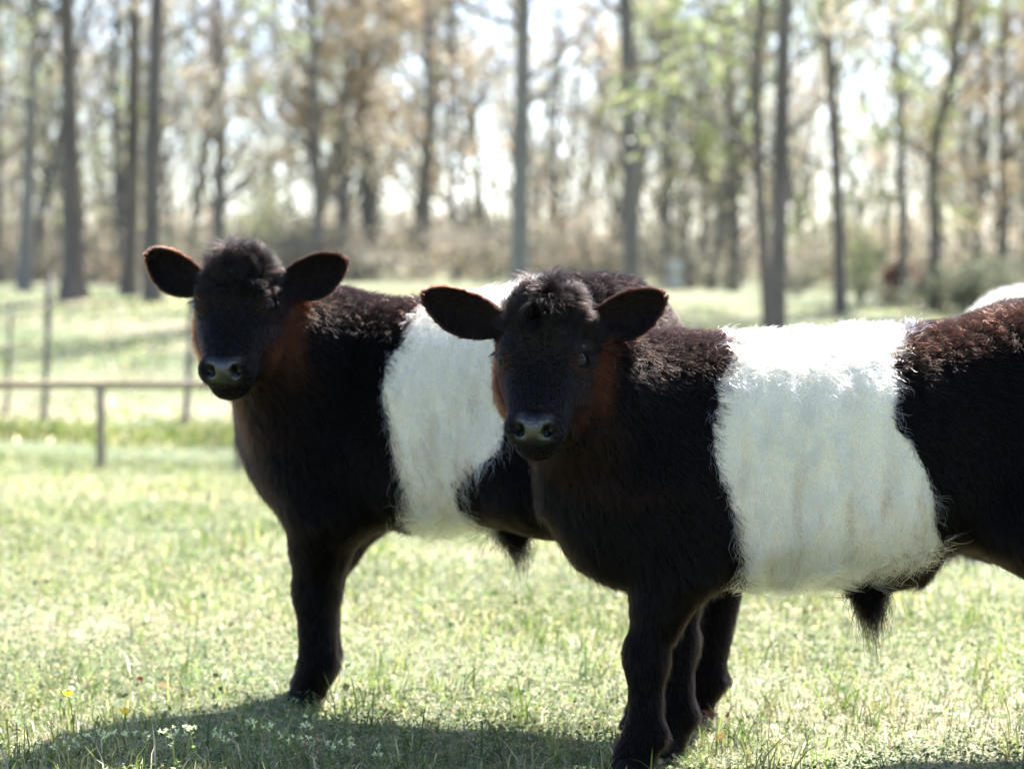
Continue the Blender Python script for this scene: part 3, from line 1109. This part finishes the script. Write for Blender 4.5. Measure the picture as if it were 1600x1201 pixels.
    X = np.array([1., 0, 0]); Z = np.array([0, 0, 1.])
    zt = np.interp(p[:, 0], fxs, cols[0]); zb = np.interp(p[:, 0], fxs, cols[1])
    dzr = np.clip((p[:, 2] - zb) / (zt - zb), 0, 1)
    flow = -X * (.35 + .5 * dzr)[:, None] - Z * (.95 - .55 * dzr)[:, None]
    L = np.full(n_hair, .022) + .016 * sstep(.35, 0, dzr)
    L = np.where(white, L + .012, L)
    flow = np.where(white[:, None] & (dzr < .88)[:, None], -Z * 1.0 - X * .16, flow)
    lift = np.full(n_hair, .34) + .22 * sstep(.6, .95, nm[:, 2])
    wisp = np.where(white, .42, .17)
    pull = np.where(white, .75, .35)
    # neck
    flow[neckm] = -X * .45 - Z * .8 - np.array([0, 1., 0]) * .25
    # neck crest and withers: short standing curls
    crest = (~head) & (nm[:, 2] > .55) & (~white)
    L[crest] = .024; lift[crest] = .60; wisp[crest] = .6
    # brisket and elbow fringe
    lowc = (~head) & (~leg) & (nm[:, 2] < -.1) & (p[:, 0] > -.1)
    L[lowc] = .036
    # legs
    flow[leg] = -Z - X * .22
    L[leg] = .013 + .012 * sstep(.10, .35, p[leg, 2]) + .012 * (nm[leg, 0] < -.4); lift[leg] = .22; wisp[leg] = .12; pull[leg] = .3
    # sheath tassel
    dsh = np.hypot(p[:, 0] - sheath[0] - .012, p[:, 2] - sheath[1] + .015)
    tas = (dsh < .042) & (nm[:, 2] < .1) & (~leg)
    flow[tas] = -Z * 1.0 - X * .12
    L[tas] = .05 + .10 * rg.random(tas.sum()) ** 2; lift[tas] = .12; wisp[tas] = .30; pull[tas] = .95
    bel = (~head) & (~leg) & (dzr < .14) & (p[:, 0] < -.25)
    L[bel & ~tas] += .010
    # head
    hp = (p - P0) @ HM / SC
    front = head & (w > -.075)
    dirface = np.outer(2 * sstep(.10, .23, hp[:, 0]) - 1.0, a) + (hp[:, 1:2] * 9 + rg.normal(size=(n_hair, 1)) * .25) * s
    flow[head] = dirface[head]
    L[head] = .0085; lift[head] = .20; wisp[head] = .16; pull[head] = .25
    fo = sstep(.165, .055, hp[:, 0] + .02 * wave_noise(p, 70, 6, 2)) * head * (hp[:, 2] > -.14)
    L += fo * .018; lift += fo * .28; wisp += fo * .75; pull += fo * .38
    cen_t = np.exp(-((hp[:, 0] - .012) / .05) ** 2 - (hp[:, 1] / .055) ** 2) * head * (hp[:, 2] > -.12)
    L += cen_t * .036; lift += cen_t * .45; wisp += cen_t * .35; pull += cen_t * .35
    under = head & (w < -.09)
    flow[under] = a * .3 - nn * .8
    L[under] = .016; lift[under] = .35
    ck = head & (np.abs(v) > .045) & (w < -.02) & ~under
    L[ck] += .005
    ck2 = head & (np.abs(v) > .068) & (w < -.06)
    L[ck2] = .017; lift[ck2] = .50; wisp[ck2] = .22
    nearpad = head & (u > .285)
    L[nearpad] = .0045
    # eye hollow stays clear
    eyed = np.minimum(np.linalg.norm(hp - [eu + .002, .079, -.019], axis=1), np.linalg.norm(hp - [eu + .002, -.079, -.019], axis=1))
    keep = eyed > .0150
    sel = np.where(keep)[0]
    p, nm, flow, L, lift, wisp, pull, col, white, head, leg, tas = [q_[sel] for q_ in (p, nm, flow, L, lift, wisp, pull, col, white, head, leg, tas)]
    NP = 6
    Pp = strands(p, nm, flow, L, lift, NP, wisp, np.where(white[:, None], np.array([[.014, .03, .034]]), np.where(fo[sel] > .3, .024, .012)[:, None]), pull, np.where(white, .18, .09)[:, None], rg)
    thick = np.where(head, .00033, np.where(leg, .00038, np.where(white, .00056, .00048)))
    tt = np.linspace(0, 1, NP)
    rad = thick[:, None] * (1 - .82 * tt ** 1.5)[None] * (.8 + .4 * rg.random((len(p), 1)))
    hair_curves('coat', Pp, rad, col, root, NP, np.where(head, np.where(L > .016, 1.27, 1.35), 1.22))

    nt_ = int(n_hair * .008)
    tr = np.array([sheath[0] - .012, 0, sheath[1] - .004]) + rg.normal(size=(nt_, 3)) * [.020, .010, .010]
    tr[:, 2] += np.maximum(-(tr[:, 0] - sheath[0]), 0) * .6
    Lt = (.05 + .115 * rg.random(nt_) ** 1.4) * np.exp(-((tr[:, 0] - sheath[0] + .010) / .030) ** 2)
    tip_c = np.array([sheath[0] - .022, 0, 0])
    t_ = np.linspace(0, 1, 6)[None, :, None]
    off = (tip_c - tr) * [1, 1, 0]
    wv = rg.normal(size=(nt_, 1, 3)) * [.006, .006, 0]
    wd_ = rg.normal(size=(nt_, 1, 3)) * [.11, .11, 0] * (rg.random((nt_, 1, 1)) ** 2)
    Lt *= np.where(rg.random(nt_) < .7, .58, 1.0) * (.75 if hs > 1 else 1.0)
    Pt = tr[:, None] + t_ * Lt[:, None, None] * (np.array([-.06, 0, -1.0]) + wd_ * 1.6) + off[:, None] * (t_ ** 1.3) * (.2 + .6 * rg.random((nt_, 1, 1))) + wv * np.sin(t_ * 3.0) * 1.6 + wv * t_ * .8
    hair_curves('tassel', Pt, np.full((nt_, 6), .0005) * (1 - .85 * np.linspace(0, 1, 6) ** 1.5)[None], np.tile(BLACK, (nt_, 1)), root, 6, 1.2)

    # ---- ear hair: fringe, the outer side, long hairs inside near the base
    EP, EN, EF, EL_, ELf, EC = [], [], [], [], [], []
    for (G, nG, e_ax, wd, fn, el, ew) in ear_geo:
        nu, nv = G.shape[:2]

        def grid(fu, fv):
            x = fu * (nu - 1); y = fv * (nv - 1)
            i = np.minimum(x.astype(int), nu - 2); j = np.minimum(y.astype(int), nv - 2)
            tx_ = (x - i)[:, None]; ty_ = (y - j)[:, None]
            f = lambda A: (A[i, j] * (1 - tx_) + A[i + 1, j] * tx_) * (1 - ty_) + (A[i, j + 1] * (1 - tx_) + A[i + 1, j + 1] * tx_) * ty_
            return f(G), nrm(f(nG))
        n1 = int(n_hair * .014)
        fu = .1 + .9 * rg.random(n1); fv = (rg.random(n1) > .5).astype(float)
        g, gn = grid(fu, fv)
        EP.append(g); EN.append(nrm(np.where(fv[:, None] > .5, wd, -wd) + e_ax * (fu[:, None] ** 3) * .8 + .25 * fn)); EF.append(np.tile(e_ax, (n1, 1)) + gn * -.2)
        EL_.append(.008 + .007 * rg.random(n1)); ELf.append(np.full(n1, .55)); EC.append(np.tile(BLACK * .7 + BROWN * .3, (n1, 1)))
        n2 = int(n_hair * .024)
        fu = rg.random(n2); fv = rg.random(n2)
        g, gn = grid(fu, fv)
        EP.append(g - gn * .0045); EN.append(-gn); EF.append(np.tile(e_ax, (n2, 1)))
        EL_.append(np.full(n2, .012)); ELf.append(np.full(n2, .3)); EC.append(np.tile(BLACK * .85 + BROWN * .15, (n2, 1)))
        n3 = int(n_hair * .016)
        fu = rg.random(n3) ** 1.3 * .95; fv = rg.random(n3)
        g, gn = grid(fu, fv)
        EP.append(g); EN.append(gn); EF.append(np.tile(e_ax, (n3, 1)) * .8 + np.where(fv[:, None] > .5, -wd, wd) * .35)
        EL_.append(np.where(fu < .35, .022, .008)); ELf.append(np.full(n3, .28)); EC.append(np.tile(BLACK * .8 + BROWN * .2, (n3, 1)))
    EP, EN, EF, EL_, ELf, EC = [np.concatenate(z_) for z_ in (EP, EN, EF, EL_, ELf, EC)]
    Pp = strands(EP, nrm(EN), EF, EL_, ELf, 5, np.full(len(EP), .2), .012, np.full(len(EP), .25), .1, rg)
    hair_curves('ear_hair', Pp, np.full((len(EP), 5), .00036) * (1 - .8 * np.linspace(0, 1, 5) ** 1.5)[None], EC, root, 5)

    # ---- lashes and chin whiskers
    lr, ld, ll = [], [], []
    for e in (-1, 1):
        for k in range(26):
            t = (k / 25 - .5) * 2
            r_ = H(eu - .0125 + .008 * t * t, e * (.0855), -.024 + t * .012)
            lr.append(r_); ld.append(nrm((s * e * 1.0 + nn * .3 + a * .35 + nn * t * .5)[None])[0]); ll.append(.022 * q)
    for k in range(40):
        ang = rg.random() * 6.28
        r_ = H(.315 + .012 * rg.random(), .045 * math.cos(ang), -.075 + .04 * math.sin(ang))
        lr.append(r_); ld.append(nrm((s * math.cos(ang) + nn * math.sin(ang) * .6 + a * .7)[None])[0]); ll.append(.02 + .03 * rg.random())
    lr, ld, ll = np.array(lr), np.array(ld), np.array(ll)
    Pp = strands(lr, ld, np.tile(-Z, (len(lr), 1)), ll, np.full(len(lr), .95), 6, np.full(len(lr), .1), .02, np.full(len(lr), 0.), .05, rg)
    hair_curves('lashes', Pp, np.full((len(lr), 6), .0005) * (1 - .7 * np.linspace(0, 1, 6))[None], np.tile(BLACK, (len(lr), 1)), root, 6)
    return root


# near calf
calf('belted calf standing nearest, its whole white belt in view, facing the camera',
     (.289, 4.72), R(8),
     [(.235, .66, .53, .05), (.18, .76, .42, .12), (.10, .825, .36, .16), (0, .845, .35, .178), (-.14, .838, .362, .205), (-.30, .842, .365, .225),
      (-.46, .850, .385, .225), (-.58, .862, .428, .21), (-.70, .895, .47, .20), (-.82, .905, .53, .185), (-.92, .86, .61, .14), (-.97, .77, .69, .06)],
     [(.00, 0, .65, .165), (.07, .03, .665, .155), (.15, .10, .725, .108)],
     (.0662, 4.54, .930), (.036, 4.385, .684), R(4),
     [(-1, (-.93, .12, .36), (.05, -1, -.05), 0.178, .076), (1, (.91, .12, .40), (-.05, -1, -.05), .166, .078)],
     [(.046, .095, -.002), (-.056, -.095, .0)], [(-.80, .10), (-.88, -.10)], (-.415, .340),
     [(-.139, .87), (-.12, .82), (-.078, .76), (-.067, .687), (-.072, .614), (-.094, .542), (-.112, .482), (-.124, .42), (-.14, .37), (-.15, .33)],
     [(-.50, .88), (-.44, .84), (-.41, .783), (-.416, .70), (-.422, .675), (-.446, .65), (-.47, .59), (-.495, .53), (-.50, .48), (-.525, .44), (-.43, .40), (-.33, .36), (-.30, .33)],
     240000, 11, yaw=R(12), lk=.83)

# far calf
calf('belted calf standing farther back beside the rail fence, belt half hidden, facing the camera',
     (-.40, 5.47), R(-22),
     [(.225, .72, .57, .05), (.17, .82, .46, .12), (.10, .885, .41, .165), (0, .905, .395, .185), (-.12, .90, .40, .21), (-.28, .90, .40, .235), (-.40, .912, .41, .235),
      (-.50, .93, .45, .215), (-.60, .95, .50, .21), (-.69, .955, .56, .18), (-.76, .91, .64, .13), (-.80, .83, .73, .05)],
     [(.00, 0, .72, .175), (.03, .08, .75, .155), (.055, .17, .80, .115)],
     (-.590, 5.24, .996), (-.614, 5.08, .762), R(8),
     [(-1, (-.84, .12, .50), (.05, -1, -.05), .160, .080), (1, (.91, .15, .40), (-.1, -1, -.05), .165, .084)],
     [(.007, .080, .004), (.085, -.09, .0)], [(-.80, .115), (-.86, -.065)], (-.43, .395),
     [(-.25, .92), (-.25, .82), (-.225, .78), (-.228, .70), (-.247, .615), (-.253, .52), (-.238, .45), (-.22, .423), (-.21, .38)],
     [(-.53, .95), (-.52, .70), (-.495, .588), (-.428, .54), (-.39, .50), (-.383, .464), (-.385, .43), (-.385, .40), (-.37, .36)],
     180000, 23, hs=1.07, hd=1.07, topbr=.34, eu=.130, yaw=R(18), rearbr=.15)

# a pale backed one, grazing on the far side of the nearest calf's rump
calf('white backed calf grazing beyond the rump of the nearest calf, only its pale back showing',
     (1.905, 9.0), R(3),
     [(.235, .70, .53, .05), (.18, .80, .42, .11), (.10, .848, .36, .16), (0, .868, .345, .178), (-.14, .868, .362, .205), (-.30, .87, .365, .225),
      (-.46, .87, .385, .225), (-.58, .875, .428, .21), (-.70, .89, .47, .20), (-.82, .895, .53, .185), (-.92, .86, .61, .14), (-.97, .77, .69, .06)],
     [(.02, 0, .68, .17), (.20, .0, .60, .13), (.36, .0, .50, .11)],
     (1.47, 8.98, .47), (1.33, 8.93, .17), R(0),
     [(-1, (-.3, -.8, .2), (-1, -.1, .1), .16, .08), (1, (-.3, .8, .2), (-1, -.1, .1), .16, .08)],
     [(.03, .095, .004), (-.06, -.095, .0)], [(-.80, .10), (-.88, -.10)], (-.41, .352),
     [(.26, .95), (.26, .4)], [(-.45, .95), (-.45, .4)],
     50000, 41, h=.012, wmax=.5)


# ------------------------------------------------------------------ pasture plants
def scatter(n, y0, y1, power=1.0, margin=.8):
    """points over the visible wedge of pasture, thinning with distance"""
    t = rng.random(n)
    if power == 0:
        y = y0 * (y1 / y0) ** t
    else:
        y = y0 + (y1 - y0) * t ** power
    x = (rng.random(n) * 2 - 1) * (.25 * y + margin)
    return x, y


def patch(x, y, seed, sc=1.0):
    return wave_noise(np.stack([x, y, 0 * x], 1) * sc, 2.2, seed, 3)


GREENS = np.array([[.108, .150, .036], [.160, .200, .058], [.24, .25, .095], [.070, .110, .030], [.29, .28, .13]])
STRAW = np.array([[.52, .46, .32], [.45, .38, .25], [.60, .55, .42], [.36, .29, .19]])


def blades(name, n, y0, y1, hmin, hmax, wid, straw, lean, seed, flat=0.0, dens=None, power=0):
    x, y = scatter(n, y0, y1, power)
    if dens is not None:
        k = rng.random(n) < dens(x, y)
        x, y = x[k], y[k]
        n = len(x)
    z = ground_z(x, y)
    pn = patch(x, y, seed)
    sc = 1 + np.clip(y - 6, 0, 14) * .07
    hh = (hmin + (hmax - hmin) * rng.random(n) ** 2) * (1 + .35 * pn) * (1 + np.clip(y - 7, 0, 10) * .02)
    a = rng.random(n) * 6.283
    ln = lean * (.35 + rng.random(n))
    d = np.stack([np.cos(a), np.sin(a), 0 * a], 1)
    b = rng.random(n) * 6.283
    sd = np.stack([np.cos(b), np.sin(b), 0 * b], 1) * (wid * sc * (.6 + .8 * rng.random(n)))[:, None] * .5
    P0 = np.stack([x, y, z - .004], 1)
    up = np.array([0, 0, 1.0])
    if flat:
        P0[:, 2] += flat * rng.random(n)
        tilt = (rng.random(n) - .3) * .35
        M1 = P0 + d * (hh * .5)[:, None] + up * (hh * .5 * tilt)[:, None] + up * .004
        T1 = P0 + d * hh[:, None] + up * (hh * tilt * .6)[:, None] + sd * 2
    else:
        M1 = P0 + up * (hh * .58)[:, None] + d * (hh * ln * .25)[:, None]
        T1 = P0 + up * (hh * (1 - .25 * ln))[:, None] + d * (hh * ln)[:, None]
    V = np.stack([P0 - sd, P0 + sd, M1 + sd * .75, M1 - sd * .75, T1], 1).reshape(-1, 3)
    i = np.arange(n)[:, None] * 5
    q = np.concatenate([i, i + 1, i + 2, i + 3], 1)
    t = np.concatenate([i + 3, i + 2, i + 4], 1)
    c = GREENS[rng.integers(0, len(GREENS), n)]
    isst = rng.random(n) < straw * (1 - .6 * pn)
    c = np.where(isst[:, None], STRAW[rng.integers(0, len(STRAW), n)], c) * (.55 + .75 * rng.random((n, 1))) * (1 + .35 * patch(x, y, seed + 5, 1.2))[:, None]
    o = mesh_obj(name, V, [q, t], M_grass, None, True, np.repeat(c, 5, 0))
    tag(o, kind='stuff')
    return o


blades('grass', 285000, 4.1, 21, .012, .045, .0034, .24, 1.1, 31, dens=lambda x, y: np.clip(.62 + .75 * patch(x, y, 63, 1.1), .12, 1))
blades('grass_tufts', 32000, 4.1, 20, .045, .105, .0046, .12, .6, 32, dens=lambda x, y: np.clip(patch(x, y, 77, 1.6) * 1.4 - .05, .03, 1))
blades('dry_grass', 90000, 4.1, 18, .03, .09, .0024, 1.0, .8, 33, flat=.018)
blades('bank_grass', 24000, 20, 42, .03, .065, .016, .25, .8, 36, power=1)

blades('ditch_grass', 9000, 20.2, 21.8, .06, .14, .010, .08, .6, 39, power=1)


def tufts(name, nc, per, y0, y1, hmin, hmax, wid, seed):
    """clumps of longer blades that fan out from one root"""
    cx, cy_ = scatter(nc, y0, y1, 0)
    x = np.repeat(cx, per) + rng.normal(size=nc * per) * .016
    y = np.repeat(cy_, per) + rng.normal(size=nc * per) * .016
    n = nc * per
    z = ground_z(x, y)
    ch = np.repeat(.6 + .7 * rng.random(nc), per)
    hh = (hmin + (hmax - hmin) * rng.random(n)) * ch
    a = rng.random(n) * 6.283
    d = np.stack([np.cos(a), np.sin(a), 0 * a], 1)
    ln = .15 + .75 * rng.random(n) ** 1.5
    b = rng.random(n) * 6.283
    sd = np.stack([np.cos(b), np.sin(b), 0 * b], 1) * (wid * (.6 + .7 * rng.random(n)))[:, None] * .5
    up = np.array([0, 0, 1.0])
    P0 = np.stack([x, y, z - .004], 1)
    pts = [P0 + up * (hh * (t - .45 * ln * t * t))[:, None] + d * (hh * ln * t * t)[:, None] for t in (0, .4, .75, 1)]
    V = np.stack([pts[0] - sd * .8, pts[0] + sd * .8, pts[1] + sd, pts[1] - sd, pts[2] + sd * .75, pts[2] - sd * .75, pts[3]], 1).reshape(-1, 3)
    i = np.arange(n)[:, None] * 7
    q = np.concatenate([np.concatenate([i, i + 1, i + 2, i + 3], 1), np.concatenate([i + 3, i + 2, i + 4, i + 5], 1)])
    t = np.concatenate([i + 5, i + 4, i + 6], 1)
    cc = np.repeat(GREENS[rng.integers(0, len(GREENS), nc)] * (.7 + .4 * rng.random((nc, 1))), per, 0) * (.75 + .5 * rng.random((n, 1)))
    tag(mesh_obj(name, V, [q, t], M_grass, None, True, np.repeat(cc, 7, 0)), kind='stuff')


tufts('tall_grass', 680, 9, 4.15, 17, .035, .115, .0042, 61)


def weeds(name, n, y0, y1, size, hmax, seed):
    """small rounded leaves of clover and chickweed, carpeting the ground between the blades"""
    x, y = scatter(n, y0, y1, 0)
    pn = patch(x, y, seed, 2.3)
    k = rng.random(n) < np.clip(.55 + .9 * pn, .12, 1)
    x, y, pn = x[k], y[k], pn[k]
    n = len(x)
    z = ground_z(x, y) + hmax * rng.random(n) * (.5 + .5 * np.clip(pn + .5, 0, 1))
    sc = 1 + np.clip(y - 6, 0, 14) * .08
    s = size * (.5 + .9 * rng.random(n)) * sc
    up = nrm(np.stack([rng.normal(size=n) * .55, rng.normal(size=n) * .55, np.ones(n)], 1))
    r_ = rng.normal(size=(n, 3))
    u = nrm(np.cross(up, r_))
    w = np.cross(up, u)
    P = np.stack([x, y, z], 1)
    s = s[:, None]
    V = np.stack([P - u * s * .5, P - w * s * .38 - u * s * .05 + up * s * .08, P + u * s * .5 + up * s * .12, P + w * s * .38 - u * s * .05 + up * s * .08], 1).reshape(-1, 3)
    i = np.arange(n * 4).reshape(n, 4)
    pal = np.array([[.095, .155, .055], [.135, .19, .075], [.19, .23, .10], [.25, .27, .14], [.06, .11, .042]])
    c = pal[rng.integers(0, len(pal), n)] * (.55 + .7 * rng.random((n, 1)))
    dead = rng.random(n) < .10
    c[dead] = np.array([.36, .27, .16])
    tag(mesh_obj(name, V, i, M_grass, None, True, np.repeat(c, 4, 0)), kind='stuff')


weeds('clover_leaves', 275000, 4.1, 19, .0092, .040, 51)
weeds('broad_weed_leaves', 14000, 4.1, 16, .018, .055, 58)

M_petal = mat_leafy('petal', .5, .45, .4)


def loose(name, label, cat, loc, rz=0, group=None):
    r = empty(name, loc, rz)
    tag(r, label, cat, group)
    return r


def const_col(n, c):
    return np.tile(np.array(c, float), (n, 1)) * (.85 + .3 * rng.random((n, 1)))


def stem_obj(name, pts, r0, r1, col, parent):
    m = MB()
    m.tube(pts, np.linspace(r0, r1, len(pts)), 5)
    v = np.concatenate(m.v)
    return mesh_obj(name, v, np.concatenate(m.q), M_grass, parent, True, const_col(len(v), col))


def buttercup(label, px, py, Y, h, leanx):
    x = col_x(px, Y)
    r = loose('buttercup', label, 'flower', (x, Y, gz(x, Y)))
    tip = np.array([leanx, 0, h])
    pts = np.array([[0, 0, 0], tip * [.2, 1, .4], tip * [.6, 1, .8], tip])
    stem_obj('stem', pts, .0016, .0011, (.16, .22, .07), r)
    for k in range(5):
        a = k / 5 * 6.283 + .3
        u = np.array([math.cos(a), math.sin(a), 0]); w = np.array([-math.sin(a), math.cos(a), 0]); up = np.array([0, 0, 1.])
        V = [tip + u * .001, tip + u * .007 + w * .0055 + up * .005, tip + u * .011 + w * .005 + up * .011, tip + u * .012 + up * .0125, tip + u * .011 - w * .005 + up * .011, tip + u * .007 - w * .0055 + up * .005]
        mesh_obj('petal', np.array(V), [np.array([[0, 1, 2, 3], [0, 3, 4, 5]])], M_petal, r, True, const_col(6, (.78, .52, .06)))
    v = tip + nrm(rng.normal(size=(24, 3))) * .0028 + [0, 0, .004]
    mesh_obj('center', v, np.arange(24).reshape(6, 4), M_petal, r, True, const_col(24, (.55, .42, .06)))


buttercup('left one of two yellow buttercups in the shade edge at the front', 110, 1120, 4.98, .085, -.012)
buttercup('right one of two yellow buttercups, lower and closer to the calf leg', 186, 1125, 4.90, .062, .006)


def flower_weed(px, Y, h):
    x = col_x(px, Y)
    red = rng.random() > .7
    r = loose('flowering_weed', 'weed stalk with reddish stem and small whitish flower heads in the front grass' if red else 'pale green weed stalk with small whitish flower heads in the front grass', 'weed', (x, Y, gz(x, Y)), 0, 'flowering weeds in the front grass')
    tip = np.array([rng.normal() * .25 * h, rng.normal() * .2 * h, h])
    pts = np.array([[0, 0, 0], tip * [.25, .25, .5], tip * [.7, .7, .85], tip])
    stem_obj('stem', pts, .0015, .0009, (.30, .17, .11) if red else (.26, .26, .12), r)
    m = MB(); cc = []
    n = 0
    for k in range(5):
        e = tip * [1, 1, .96] + rng.normal(size=3) * [.010, .010, .005]
        for j in range(7):
            u = nrm((rng.normal(size=3) + [0, 0, .35])[None])[0]
            w = np.cross(u, rng.normal(size=3)); w /= np.linalg.norm(w)
            L = .0075 * (.7 + .5 * rng.random())
            m.v.append(np.array([e, e + u * L * .5 + w * L * .28, e + u * L, e + u * L * .5 - w * L * .28]))
            m.q.append(np.arange(4)[None] + n); n += 4
    v = np.concatenate(m.v)
    tag(mesh_obj('flower_head', v, np.concatenate(m.q), M_petal, r, True, const_col(len(v), (.52, .55, .32))), kind='stuff')
    m = MB(); n = 0
    for k in range(9):
        t = .1 + .75 * rng.random()
        c = np.array([np.interp(t, [0, .33, .66, 1], pts[:, i]) for i in range(3)])
        u = nrm((rng.normal(size=3) * [1, 1, .4] + [0, 0, .25])[None])[0]
        w = np.cross(u, [0, 0, 1.]); w /= np.linalg.norm(w)
        L = .013 * (.7 + .6 * rng.random())
        m.v.append(np.array([c, c + u * L * .55 + w * L * .3, c + u * L, c + u * L * .55 - w * L * .3]))
        m.q.append(np.arange(4)[None] + n); n += 4
    v = np.concatenate(m.v)
    tag(mesh_obj('leaves', v, np.concatenate(m.q), M_grass, r, True, const_col(len(v), (.15, .20, .075))), kind='stuff')


for px in (150, 175, 232, 300, 325, 350, 372, 440, 470, 500, 545, 596, 20, 60, 268, 520, 405, 118, 210, 285):
    flower_weed(px, 4.60 + .18 * rng.random(), .045 + .055 * rng.random())


def dead_leaf(label, px, py, size, col, tilt, lobes=5):
    Y = 3778 / (py - 400.0) * 1.0
    x = col_x(px, Y)
    r = loose('dead_leaf', label, 'leaf', (x, Y, gz(x, Y) + .034), rng.random() * 6)
    r.rotation_euler = (tilt, .3 * rng.normal(), rng.random() * 6)
    n = lobes * 4
    ang = np.arange(n) / n * 6.283
    rad = size * (.55 + .45 * np.abs(np.cos(ang * lobes / 2)) ** .8)
    V = np.stack([rad * np.cos(ang), rad * np.sin(ang) * .8, .15 * rad * np.sin(ang * 2.0)], 1)
    V = np.concatenate([V, [[0, 0, -.002]]])
    f = np.stack([np.arange(n), (np.arange(n) + 1) % n, np.full(n, n)], 1)
    mesh_obj('blade', V, f, M_petal, r, True, const_col(n + 1, col))
    stem_obj('stalk', np.array([[-size * .3, 0, 0], [-size * .9, .003, .004], [-size * 1.5, .008, .0]]), .001, .0007, (.25, .10, .05), r)


dead_leaf('rust red fallen leaf standing upright beside the hind hoof', 1142, 1132, .024, (.115, .030, .017), 1.1)
dead_leaf('small rust red fallen leaf between hoof and larger red leaf', 1112, 1136, .019, (.12, .034, .018), .9)
dead_leaf('orange fallen leaf in front of the red leaves', 1126, 1172, .017, (.24, .10, .045), .6)
dead_leaf('small dark red leaf in the sunny grass above the buttercups', 214, 1079, .011, (.2, .035, .02), 1.0)
dead_leaf('brown curled leaf lying at the edge of the calf shadow', 252, 1092, .016, (.22, .11, .06), .3)
